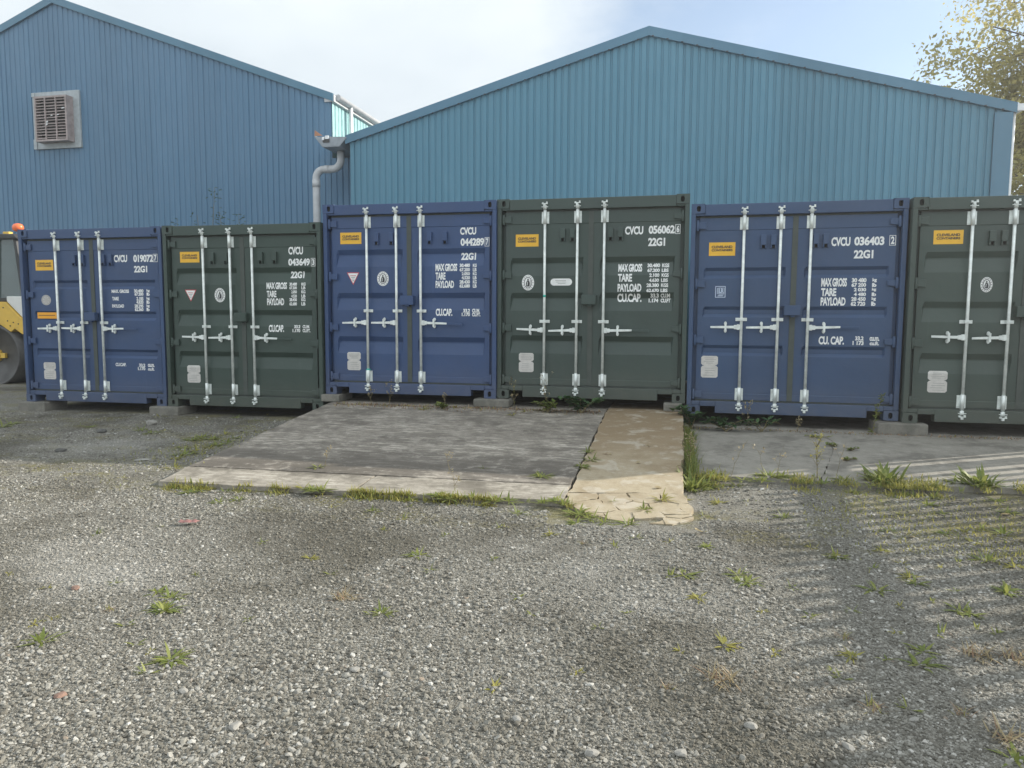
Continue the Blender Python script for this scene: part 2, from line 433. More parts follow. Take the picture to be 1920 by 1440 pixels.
# ------------------------------------------------------------------ concrete
def concrete(name, base, dark, pale, streak=True, damp=0.5, tan=None):
    t = NT(name, 0.85, spec=0.3)
    fine = t.noise(55.0, 5.0, 0.7)
    mid = t.noise(2.3, 6.0, 0.62)
    col = t.mix(fine, tuple(x * 0.72 for x in base), tuple(x * 1.25 for x in base))
    if streak:
        st = t.noise(1.0, 6.0, 0.72, t.coords((4.2, 24, 4), rot=(0, 0, 0.012)))
        patch = t.noise(0.9, 5.0, 0.65)
        col = t.mix(t.math('MULTIPLY', t.maprange(st, 0.49, 0.60, 0.0, 1.0), t.maprange(patch, 0.36, 0.60, 0.10, 1.0)), col, pale)
        st2 = t.noise(1.0, 4.0, 0.6, t.coords((1.2, 3.6, 4), rot=(0, 0, -0.01)))
        col = t.mix(t.maprange(st2, 0.48, 0.64, 0.0, 0.6), col, dark)
        spk = t.noise(30.0, 4.0, 0.75, t.coords((0.6, 1.6, 1)))
        col = t.mix(t.maprange(spk, 0.56, 0.70, 0.0, 0.6), col, pale)
        col = t.mix(t.maprange(spk, 0.44, 0.30, 0.0, 0.7), col, tuple(v * 0.7 for v in dark))
    col = t.mix(t.maprange(mid, 0.47, 0.64, 0.0, damp), col, dark)
    x, y, z = t.sep()
    if tan:
        wet = t.math('ADD', y, t.math('MULTIPLY', t.math('SUBTRACT', mid, 0.5), 4.0))
        col = t.mix(t.maprange(wet, 5.6, 8.4, 0.0, 0.85), col, tan)
        ch = t.noise(3.2, 3.0, 0.5)
        col = t.mix(t.maprange(ch, 0.57, 0.62, 0.0, 0.55), col, pale)
    else:
        d = t.math('ADD', y, t.math('MULTIPLY', t.math('SUBTRACT', mid, 0.5), 1.6))
        band_ = t.math('MULTIPLY', t.maprange(d, 5.95, 6.25), t.maprange(d, 7.1, 6.5))
        col = t.mix(t.math('MULTIPLY', band_, 0.75), col, tuple(v * 0.85 for v in dark))
    blot = t.noise(6.5, 6.0, 0.7)
    col = t.mix(t.maprange(blot, 0.52, 0.66, 0.0, 0.5), col, dark)
    col = t.mix(t.maprange(blot, 0.47, 0.36, 0.0, 0.35), col, pale)
    pit = t.voro(240.0, 'F1')
    col = t.mix(t.maprange(pit, 0.0, 0.3, 0.35, 0.0), col, tuple(v * 0.5 for v in dark))
    t.color(col)
    h = fine
    if streak: h = t.math('ADD', t.math('MULTIPLY', st, 0.9), t.math('MULTIPLY', fine, 0.5))
    t.bump(h, 0.55 if streak else 0.25, 0.010)
    return t.mat
M['ramp'] = concrete('brushed_concrete', (0.225, 0.202, 0.170), (0.105, 0.093, 0.078), (0.48, 0.44, 0.38))
M['ramp_front'] = concrete('pale_ribbed_concrete_sunlit', (0.285, 0.258, 0.215), (0.14, 0.125, 0.10), (0.46, 0.425, 0.365), True, 0.65)  # separately cast paler strip, its colour raised further to imitate stronger sunlight
M['path'] = concrete('smooth_tan_concrete', (0.36, 0.305, 0.215), (0.235, 0.185, 0.115), (0.45, 0.41, 0.34), False, 0.35, (0.215, 0.155, 0.09))
M['apron'] = concrete('grey_concrete', (0.255, 0.240, 0.208), (0.130, 0.121, 0.104), (0.37, 0.35, 0.31), False, 0.75)
M['block'] = concrete('cast_concrete', (0.20, 0.19, 0.165), (0.10, 0.10, 0.085), (0.28, 0.265, 0.23), False, 0.5)

def slab(mb, poly, zf, thick=0.16, sub=0.25, jit=0.0):
    """a slab over a convex polygon, top following zf(x, y)"""
    n = len(poly)
    pts = []
    for i in range(n):
        a, b = Vector(poly[i]), Vector(poly[(i + 1) % n])
        k = max(1, int((b - a).length / sub))
        for q in range(k):
            p = a.lerp(b, q / k)
            pts.append((p.x + random.uniform(-jit, jit), p.y + random.uniform(-jit, jit)))
    top = [(x, y, zf(x, y)) for x, y in pts]; bot = [(x, y, zf(x, y) - thick) for x, y in pts]
    mb.face(top); mb.face(list(reversed(bot)))
    for i in range(len(pts)):
        j = (i + 1) % len(pts)
        mb.face([top[i], bot[i], bot[j], top[j]])
random.seed(3)
ramp_z = lambda x, y: 0.04 + 0.27 * (y - 5.6) / 3.7
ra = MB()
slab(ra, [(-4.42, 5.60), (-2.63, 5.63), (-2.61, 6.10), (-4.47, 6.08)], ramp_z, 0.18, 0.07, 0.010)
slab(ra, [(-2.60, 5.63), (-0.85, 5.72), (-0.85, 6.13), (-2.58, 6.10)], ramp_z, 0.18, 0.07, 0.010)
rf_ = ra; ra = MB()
slab(ra, [(-4.47, 6.103), (-0.85, 6.153), (-0.85, 9.29), (-4.62, 9.29)], ramp_z, 0.22, 0.08, 0.010)
slab(ra, [(-4.62, 9.305), (-0.85, 9.305), (-0.85, 16.2), (-4.62, 16.2)], lambda x, y: 0.308, 0.3, 2.0)
tag(rf_.build('concrete_strip', M['ramp_front']), 'pale ribbed concrete strip along the foot of the ramp, colour lightened for sunlight', 'pavement', kind='structure')
tag(ra.build('concrete_ramp', M['ramp']), 'streaky brushed concrete ramp rising to the middle containers', 'ramp', kind='structure')

pa = MB()
path_z = lambda x, y: 0.012 + 0.307 * min(1, max(0, (y - 5.4) / 3.89))
slab(pa, [(-0.835, 5.98), (0.075, 6.10), (0.10, 9.29), (-0.835, 9.29)], path_z, 0.26, 0.09, 0.014)
slab(pa, [(-0.835, 9.30), (0.10, 9.30), (0.10, 16.2), (-0.835, 16.2)], lambda x, y: 0.319, 0.3, 2.0)
# the broken front end: a shattered area split into pieces with open cracks
rs_ = random.Random(15)
seeds = [(rs_.uniform(-0.8, 0.16), 5.38 + 0.3 * rs_.random() ** 1.5) for _ in range(11)] + [(-0.72, 5.83), (-0.45, 5.86), (-0.20, 5.95), (0.02, 5.98), (-0.55, 5.62), (-0.28, 5.70), (-0.05, 5.76), (0.12, 5.72), (-0.42, 5.47), (-0.15, 5.52), (0.04, 5.50), (-0.66, 5.74)]
outline = [(-0.835, 5.75), (-0.62, 5.47), (-0.35, 5.37), (0.00, 5.36), (0.15, 5.52), (0.15, 5.75), (0.09, 6.09), (-0.835, 5.965)]
def clip(poly, p, q):
    """keep the side of the perpendicular bisector of pq that holds p"""
    mx, my = (p[0] + q[0]) / 2, (p[1] + q[1]) / 2; nx_, ny_ = q[0] - p[0], q[1] - p[1]
    out = []
    for i in range(len(poly)):
        a, b = poly[i], poly[(i + 1) % len(poly)]
        da = (a[0] - mx) * nx_ + (a[1] - my) * ny_; db = (b[0] - mx) * nx_ + (b[1] - my) * ny_
        if da <= 0: out.append(a)
        if da * db < 0:
            t = da / (da - db); out.append((a[0] + (b[0] - a[0]) * t, a[1] + (b[1] - a[1]) * t))
    return out
for i, s_ in enumerate(seeds):
    poly = outline
    for q in seeds:
        if q is not s_: poly = clip(poly, s_, q)
    if len(poly) < 3 or (s_[1] < 5.48 and rs_.random() < 0.35): continue
    cx, cy = sum(p[0] for p in poly) / len(poly), sum(p[1] for p in poly) / len(poly)
    poly = [(cx + (x - cx) * 0.978, cy + (y - cy) * 0.978) for x, y in poly]
    tx, ty, dz = random.uniform(-0.015, 0.015), random.uniform(-0.015, 0.015), random.uniform(-0.006, 0.003)
    slab(pa, poly, lambda x, y: path_z(x, y) + dz + (x - cx) * tx + (y - cy) * ty, 0.09, 0.05, 0.012)
tag(pa.build('concrete_path', M['path']), 'tan smooth concrete path with a shattered front end', 'path', kind='structure')

ap = MB()
apron_z = lambda x, y: 0.05 + 0.105 * min(1, (y - 6.78) / 2.7)
slab(ap, [(0.125, 6.92), (1.28, 6.93), (1.60, 8.10), (1.72, 8.75), (1.62, 9.40), (0.125, 9.40)], apron_z, 0.15, 0.08, 0.012)
slab(ap, [(1.288, 6.93), (9.0, 7.20), (9.0, 9.40), (1.627, 9.40), (1.727, 8.75), (1.606, 8.10)], apron_z, 0.15, 0.08, 0.012)
slab(ap, [(0.125, 9.41), (9.0, 9.41), (9.0, 16.2), (0.125, 16.2)], lambda x, y: 0.151, 0.2, 2.0)
tag(ap.build('concrete_apron', M['apron']), 'grey concrete apron with a crack before the right hand containers', 'pavement', kind='structure')

# ------------------------------------------------------------------ corrugated sheet walls
def corrugated(mb, a, b, pitch, prof, topf, z0, out, m=0, horizontal_axis='x', const=0.0):
    """vertical ribbed sheet from a to b along one axis; prof = [(fraction of pitch, depth)]; out = sign of the face"""
    xs = []
    k = a; rj = random.Random(int(abs(a * 100)) + 7)
    while k < b:
        jd = rj.uniform(0.75, 1.2)
        for fr, d in prof:
            d = d * jd
            x = k + fr * pitch
            if x <= b: xs.append((x, d))
        k += pitch
    xs = [q for i, q in enumerate(xs) if i == 0 or q[0] > xs[i - 1][0] + 1e-5]
    vs, fs = [], []
    for x, d in xs:
        c = const + out * d
        p = (x, c) if horizontal_axis == 'x' else (c, x)
        vs.append((p[0], p[1], z0)); vs.append((p[0], p[1], topf(x)))
    for i in range(len(xs) - 1):
        fs.append((2*i, 2*i+2, 2*i+3, 2*i+1))
    mb.raw(vs, fs, m)
PROF_A = [(0.0, 0.0), (0.62, 0.0), (0.72, 0.020), (0.90, 0.020)]          # flat pans with narrow grooves
PROF_B = [(0.0, 0.0), (0.60, 0.0), (0.69, 0.022), (0.92, 0.022)]

def strip_box(mb, p, q, w, t, y0):
    """a verge flashing: a sloping board from p to q (x, z), w deep downwards, from y0 towards -t"""
    (x0, z0), (x1, z1) = p, q
    mb.prism([(x0, z0), (x1, z1), (x1, z1 - w), (x0, z0 - w)], 'y', y0 - t, y0)

# left warehouse: ridge along y, gable to the yard at y = 17.5
wa = empty('warehouse', (-16.48, 17.5, 0))
tag(wa, 'slate blue ribbed metal shed with a square louvre vent in its gable', 'warehouse', 'ribbed metal sheds behind the containers')
OA = (16.48, -17.5, 0)                                                      # parts are modelled in world coordinates
AX, AZ, AE, AEZ = -16.48, 9.93, 8.06, 6.93
roofA = lambda x: AZ - abs(x - AX) * (AZ - AEZ) / AE
mb = MB(); corrugated(mb, AX - 8.0, -8.48, 0.16, PROF_A, lambda x: roofA(x) - 0.05, 0.0, 1, const=17.5)
mb.build('front_cladding', M['clad_a'], wa, OA, fix=False)
mb = MB(); corrugated(mb, 17.52, 40, 0.19, PROF_A, lambda y: 6.78, 0.0, -1, horizontal_axis='y', const=-8.48)
mb.build('side_cladding', M['teal_side'], wa, OA, fix=False)
mb = MB(); corrugated(mb, -8.49, -7.56, 0.16, PROF_A, lambda x: 5.41, 0.0, 1, const=17.503)
mb.build('infill_cladding', M['clad_a'], wa, OA, fix=False)
mb = MB(); corrugated(mb, 17.52, 40, 0.19, PROF_A, lambda y: 6.78, 0.0, 1, horizontal_axis='y', const=AX - 8.0)
mb.build('side_cladding', M['clad_a'], wa, OA, fix=False)
mb = MB()
mb.face([(AX - 8, 40, 0), (-8.48, 40, 0), (-8.48, 40, roofA(-8.48)), (AX, 40, AZ), (AX - 8, 40, roofA(AX - 8))])
mb.build('rear_wall', M['clad_a'], wa, OA)
mb = MB()
strip_box(mb, (AX, AZ + 0.03), (AX + AE, AEZ + 0.03), 0.19, 0.05, 17.49)
strip_box(mb, (AX - AE, AEZ + 0.03), (AX - 0.002, AZ + 0.029), 0.19, 0.05, 17.49)
mb.build('verge_flashing', M['clad_trim'], wa, OA)
mb = MB()
for sgn in (1, -1):
    x1 = AX + sgn * AE
    mb.prism([(AX, AZ), (x1, AEZ), (x1, AEZ + 0.025), (AX, AZ + 0.025)], 'y', 17.47, 40.1)
mb.build('roof', M['roof_sheet'], wa, OA)
mb = MB(); mb.box(-8.66, 17.46, AEZ - 0.16, -8.40, 40, AEZ - 0.005); 
mb.tube([(-8.36, 17.6, AEZ - 0.03), (-8.36, 40, AEZ - 0.03)], 0.075, 10)
mb.build('eaves_gutter', M['grey_pvc'], wa, OA)
mb = MB(); mb.tube([(-8.36, 18.35, AEZ - 0.05), (-8.36, 18.35, 5.2)], 0.05, 12); mb.box(-8.42, 18.28, 5.9, -8.30, 18.42, 5.96)
mb.build('rainwater_pipe', M['white_pvc'], wa, OA)
# louvre vent
vent = MB(); X0, X1, Z0, Z1 = -17.25, -15.76, 5.98, 7.48
vent.box(X0, 17.44, Z0, X1, 17.50, Z1)
vo = vent.build('vent_surround', M['vent_frame'], wa, OA, bevel=0.008)
mb = MB()
for (a, b, c, d) in ((X0, Z0, X0 + 0.10, Z0 + 0.26), (X0, Z1 - 0.12, X0 + 0.10, Z1 - 0.01)): mb.box(a, 17.415, b, c, 17.437, d)
mb.build('flashing_corner', M['vent_frame'], vo)
lx0, lx1, lz0, lz1, yf = -16.97, -15.95, 6.12, 7.30, 17.20
mb = MB()
mb.box(lx0, yf, lz0, lx0 + 0.05, 17.436, lz1); mb.box(lx1 - 0.05, yf, lz0, lx1, 17.436, lz1)
mb.box(lx0 + 0.05, yf, lz0, lx1 - 0.05, 17.436, lz0 + 0.05); mb.box(lx0 + 0.05, yf, lz1 - 0.05, lx1 - 0.05, 17.436, lz1)
for fr in (1/3, 2/3):
    xm = lx0 + (lx1 - lx0) * fr; mb.box(xm - 0.016, yf - 0.004, lz0 + 0.05, xm + 0.016, yf + 0.03, lz1 - 0.05)
mb.box(lx0 + 0.05, 17.36, lz0 + 0.05, lx1 - 0.05, 17.37, lz1 - 0.05, 1)
mb.build('louvre_case', [M['louvre'], M['black']], vo)
mb = MB(); random.seed(8)
nsl = 14
for k in range(nsl):
    zc = lz0 + 0.06 + (lz1 - lz0 - 0.12) * (k + 0.35) / nsl
    for j in range(3):
        xa = lx0 + 0.05 + (lx1 - lx0 - 0.1) * j / 3; xb = lx0 + 0.05 + (lx1 - lx0 - 0.1) * (j + 1) / 3
        dz = random.uniform(-0.008, 0.008)
        mb.prism([(yf + 0.005, zc - 0.014 + dz), (yf + 0.085, zc + 0.040), (yf + 0.089, zc + 0.047), (yf + 0.003, zc + 0.002 + dz)], 'x', xa + 0.001, xb - 0.001)
mb.build('louvre_slats', M['louvre'], vo)
mb = MB()
for x, z, w, h in ((-16.60, 6.60, .06, .05), (-16.61, 6.53, .05, .06), (-16.10, 6.94, .10, .035), (-16.45, 6.77, .06, .03), (-16.25, 6.78, .06, .025)):
    mb.prism([(x, z), (x + w, z + h * .3), (x + w * .8, z + h), (x + w * .1, z + h * .8)], 'y', yf - 0.006, yf - 0.002)
mb.build('broken_slat_chip', M['white_pvc'], vo)

# right warehouse: ridge along y, gable to the yard at y = 16.5
wb = empty('warehouse', (-0.69, 16.5, 0))
tag(wb, 'teal blue ribbed metal shed with a low wide gable and grey corner gutter', 'warehouse', 'ribbed metal sheds behind the containers')
OB = (0.69, -16.5, 0)
BX, BZ, BL, BR_, BEZ = -0.72, 7.57, -7.55, 6.20, 5.66
roofB = lambda x: BZ - abs(x - BX) * (BZ - BEZ) / 6.87
mb = MB(); corrugated(mb, BL, BR_, 0.152, PROF_B, lambda x: roofB(x) - 0.05, 0.0, 1, const=16.5)
mb.build('front_cladding', M['clad_b'], wb, OB, fix=False)
for xc, sg in ((BL, 1), (BR_, -1)):
    mb = MB(); corrugated(mb, 16.52, 40, 0.19, PROF_B, lambda y: BEZ - 0.05, 0.0, sg, horizontal_axis='y', const=xc)
    mb.build('side_cladding', M['clad_b'], wb, OB, fix=False)
mb = MB(); mb.face([(BL, 40, 0), (BR_, 40, 0), (BR_, 40, BEZ), (BX, 40, BZ), (BL, 40, BEZ)])
mb.build('rear_wall', M['clad_b'], wb, OB)
mb = MB()
strip_box(mb, (BX, BZ + 0.03), (BR_ + 0.10, roofB(BR_ + 0.10) + 0.03), 0.19, 0.05, 16.49)
strip_box(mb, (BL - 0.10, roofB(BL - 0.10) + 0.03), (BX - 0.002, BZ + 0.029), 0.19, 0.05, 16.49)
vf = mb.build('verge_flashing', M['clad_trim'], wb, OB)
mb = MB()
k = BL + 0.2
while k < BR_:
    z = roofB(k) - 0.165
    mb.box(k, 16.432, z - 0.010, k + 0.045, 16.438, z + 0.012); k += 0.304
mb.build('foam_filler_gaps', M['ink'], vf)
mb = MB()
for x1 in (BL - 0.10, BR_ + 0.10):
    mb.prism([(BX, BZ), (x1, roofB(x1)), (x1, roofB(x1) + 0.025), (BX, BZ + 0.025)], 'y', 16.46, 40.1)
mb.build('roof', M['roof_sheet'], wb, OB)
mb = MB(); mb.box(BR_ - 0.28, 16.45, 0.0, BR_ + 0.04, 16.488, roofB(BR_) - 0.17); mb.box(BR_ + 0.03, 16.49, 0.0, BR_ + 0.055, 16.8, BEZ - 0.3)
mb.build('corner_trim', M['clad_trim'], wb, OB)
mb = MB(); mb.tube([(BR_ + 0.17, 16.5, 5.56), (BR_ + 0.17, 40, 5.56)], 0.075, 10); mb.box(BR_ + 0.10, 16.47, 5.50, BR_ + 0.26, 16.52, 5.63)
mb.build('eaves_gutter', M['white_pvc'], wb, OB)
mb = MB(); mb.tube([(BR_ + 0.10, 16.62, 5.5), (BR_ + 0.10, 16.62, 0.1)], 0.045, 12)
mb.build('rainwater_pipe', M['white_pvc'], wb, OB)
# valley gutter between the sheds and its big grey downpipe
mb = MB()
gp = [(-8.42, 5.69), (-8.21, 5.43), (-7.78, 5.43), (-7.60, 5.62)]
th = 0.02
outer = gp + [(-7.60 - th, 5.62 + th), (-7.79, 5.43 + th), (-8.20, 5.43 + th), (-8.42 + th, 5.70)]
mb.prism(outer, 'y', 16.42, 26.0)
mb.prism([(-8.40, 5.67), (-8.21, 5.45), (-7.78, 5.45), (-7.62, 5.61), (-7.63, 5.64), (-8.0, 5.66)], 'y', 16.415, 16.425)
vg = mb.build('valley_gutter', M['gutter'], wb, OB)
mb = MB(); mb.prism([(-8.42, 5.70), (-8.41, 5.83), (-8.22, 5.70)], 'y', 16.44, 16.46)
mb.build('rusty_end_plate', M['rust'], vg)
mb = MB(); mb.box(-8.19, 16.39, 5.53, -8.03, 16.412, 5.61); mb.build('outlet_bracket', M['dark_steel'], vg)
mb = MB(); mb.box(-8.12, 16.375, 5.60, -8.03, 16.39, 5.68); mb.box(-8.20, 16.375, 5.58, -8.15, 16.39, 5.65); mb.build('bracket_tab', M['white_pvc'], vg)
def arc(c, r, a0, a1, n=7):
    return [(c[0] + r * math.cos(math.radians(a0 + (a1 - a0) * i / n)), 16.92, c[1] + r * math.sin(math.radians(a0 + (a1 - a0) * i / n))) for i in range(n + 1)]
mb = MB()
pth = [(-7.985, 16.92, 5.44)] + arc((-8.205, 5.24), 0.22, 0, -90) + arc((-8.44, 4.82), 0.20, 90, 180) + [(-8.64, 16.92, 2.0), (-8.64, 16.92, 0.3)]
mb.tube(pth, 0.088, 18)
dp = mb.build('downpipe', M['grey_pvc'], wb, OB)
mb = MB()
for a, b in (((-8.64, 16.92, 4.78), (-8.64, 16.92, 4.60)), ((-8.40, 16.92, 5.02), (-8.28, 16.92, 5.02)), ((-8.64, 16.92, 3.4), (-8.64, 16.92, 3.3))): mb.tube([a, b], 0.095, 18)
mb.build('pipe_collar', M['grey_pvc'], dp)

# ------------------------------------------------------------------ lettering
_text_cache = {}
def text_geo(s):
    """outline of a line of text as (vertices, faces), scaled to the unit square"""
    if s not in _text_cache:
        cu = bpy.data.curves.new('lettering', 'FONT'); cu.body = s; cu.resolution_u = 3; cu.offset = 0.040; cu.space_character = 0.94
        o = bpy.data.objects.new('lettering', cu); COL.objects.link(o)
        m = o.to_mesh()
        v = np.array([q.co[:2] for q in m.vertices]); f = [tuple(p.vertices) for p in m.polygons]
        o.to_mesh_clear(); bpy.data.objects.remove(o); bpy.data.curves.remove(cu)
        lo, hi = v.min(0), v.max(0)
        _text_cache[s] = ((v - lo) / np.maximum(hi - lo, 1e-6), f)
    return _text_cache[s]
DY = 0.055                                                                  # door skin behind the corner castings
def put_text(mb, s, box, y, m=0):
    """fit a line of text into box (x0, z0, x1, z1) on the plane y"""
    x0, z0, x1, z1 = box
    v, f = text_geo(s)
    if s == '1': x0 = x1 - (x1 - x0) * 0.5
    mb.raw([(x0 + a * (x1 - x0), y, z0 + b * (z1 - z0)) for a, b in v], f, m)
def rect_frame(mb, x0, z0, x1, z1, t, y, m=0):
    for a in ((x0, z0, x1, z0 + t), (x0, z1 - t, x1, z1), (x0, z0 + t, x0 + t, z1 - t), (x1 - t, z0 + t, x1, z1 - t)):
        mb.face([(a[0], y, a[1]), (a[2], y, a[1]), (a[2], y, a[3]), (a[0], y, a[3])], m)
def ell(cx, cz, rx, rz, y, n=28, a0=0, a1=360):
    return [(cx + rx * math.cos(math.radians(a0 + (a1 - a0) * k / n)), y, cz + rz * math.sin(math.radians(a0 + (a1 - a0) * k / n))) for k in range(n if a1 - a0 == 360 else n + 1)]
def ring(mb, cx, cz, rx, rz, t, y, m, n=28):
    a, b = ell(cx, cz, rx, rz, y, n), ell(cx, cz, rx - t, rz - t, y, n)
    for i in range(n):
        j = (i + 1) % n; mb.face([a[i], a[j], b[j], b[i]], m)

# ------------------------------------------------------------------ shipping containers
CW, CH, CL = 2.438, 2.591, 6.058
def casting(x0, z0, mirror, mats, parent, y0=-0.004):
    """ISO corner fitting with its oval hole in the front face"""
    w, h, d = 0.162, 0.118, 0.178
    mb = MB(); n = 20
    cx, cz, rx, rz = x0 + (w * 0.54 if not mirror else w * 0.46), z0 + h * 0.5, 0.024, 0.036
    ov = [(cx + rx * math.copysign(abs(math.cos(2*PI*k/n)) ** 0.7, math.cos(2*PI*k/n)), cz + rz * math.copysign(abs(math.sin(2*PI*k/n)) ** 0.7, math.sin(2*PI*k/n))) for k in range(n)]
    rect = []
    for px, pz in ov:
        dx, dz = px - cx, pz - cz
        s = min(((w/2 + (x0 + w/2 - cx) * (1 if dx > 0 else -1)) / abs(dx)) if abs(dx) > 1e-6 else 1e9, (h/2 / abs(dz)) if abs(dz) > 1e-6 else 1e9)
        rect.append((cx + dx * s, cz + dz * s))
    for k in range(n):
        j = (k + 1) % n
        mb.face([(rect[k][0], y0, rect[k][1]), (rect[j][0], y0, rect[j][1]), (ov[j][0], y0, ov[j][1]), (ov[k][0], y0, ov[k][1])], 0)
        mb.face([(ov[k][0], y0, ov[k][1]), (ov[j][0], y0, ov[j][1]), (ov[j][0], y0 + 0.03, ov[j][1]), (ov[k][0], y0 + 0.03, ov[k][1])], 0)
    mb.face([(p[0], y0 + 0.03, p[1]) for p in ov], 1)
    x1, z1, y1 = x0 + w, z0 + h, y0 + d
    for q in ([(x0,y0,z0),(x0,y1,z0),(x0,y1,z1),(x0,y0,z1)], [(x1,y0,z0),(x1,y1,z0),(x1,y1,z1),(x1,y0,z1)],
              [(x0,y0,z0),(x1,y0,z0),(x1,y1,z0),(x0,y1,z0)], [(x0,y0,z1),(x1,y0,z1),(x1,y1,z1),(x0,y1,z1)], [(x0,y1,z0),(x1,y1,z0),(x1,y1,z1),(x0,y1,z1)]):
        mb.face(q, 0)
    return mb.build('corner_casting', mats, parent)

def door_lines(ribs, style):
    L = [(0.190, 0.0, 0), (0.262, 0.0, 0), (0.268, 0.006, 0)]
    for zt in sorted(ribs):
        if style == 'deep': pr = [(-0.235, 0.0), (-0.085, 0.038), (-0.068, 0.038), (0.0, 0.0)]
        else: pr = [(-0.132, 0.0), (-0.095, 0.030), (-0.040, 0.030), (0.0, 0.0)]
        L += [(zt + a, 0.006, d) for a, d in pr]
    L += [(2.268, 0.006, 0), (2.275, 0.0, 0), (2.422, 0.0, 0)]
    return L                                                                # (z, base depth, rib depth)
def make_door(x0, x1, r0, r1, ribs, style, mat, parent):
    L = door_lines(ribs, style)
    X = [(x0, 0), (r0, 0), (r0 + 0.022, 1), (r1 - 0.022, 1), (r1, 0), (x1, 0)]
    mb = MB(); vs = []
    for z, b, d in L:
        for x, q in X: vs.append((x, DY + b + d * q, z))
    n = len(X); fs = [(i*n+k, i*n+k+1, (i+1)*n+k+1, (i+1)*n+k) for i in range(len(L)-1) for k in range(n-1)]
    mb.raw(vs, fs)
    yb = DY + 0.055; za, zb = L[0][0], L[-1][0]
    back = []
    edge = [vs[k] for k in range(n)] + [vs[i*n + n-1] for i in range(1, len(L))] + [vs[(len(L)-1)*n + k] for k in range(n-2, -1, -1)] + [vs[i*n] for i in range(len(L)-2, 0, -1)]
    for i in range(len(edge)):
        a, b = edge[i], edge[(i+1) % len(edge)]
        mb.face([a, b, (b[0], yb, b[2]), (a[0], yb, a[2])])
    mb.face([(x0, yb, za), (x1, yb, za), (x1, yb, zb), (x0, yb, zb)])
    return mb.build('door', mat, parent)
def on_door(mb, name, mats, parent, ribs, style, lift):
    """drape lettering built on the plane y = 0 over the pressed door skin"""
    L = door_lines(ribs, style)
    me = bpy.data.meshes.new(name); me.from_pydata(mb.v, [], mb.f)
    me.polygons.foreach_set('material_index', mb.m)
    for m in (mats if isinstance(mats, list) else [mats]): me.materials.append(m)
    bm = bmesh.new(); bm.from_mesh(me)
    for z, b, d in L:
        if any(v.co.z < z for v in bm.verts) and any(v.co.z > z for v in bm.verts):
            bmesh.ops.bisect_plane(bm, geom=bm.verts[:] + bm.edges[:] + bm.faces[:], dist=1e-6, plane_co=(0, 0, z), plane_no=(0, 0, 1))
    zs = [q[0] for q in L]; ds = [q[1] + q[2] for q in L]
    for v in bm.verts: v.co.y = DY + float(np.interp(v.co.z, zs, ds)) - lift + v.co.y
    bmesh.ops.recalc_face_normals(bm, faces=bm.faces)
    bm.to_mesh(me); bm.free()
    o = bpy.data.objects.new(name, me); COL.objects.link(o); o.parent = parent
    return o

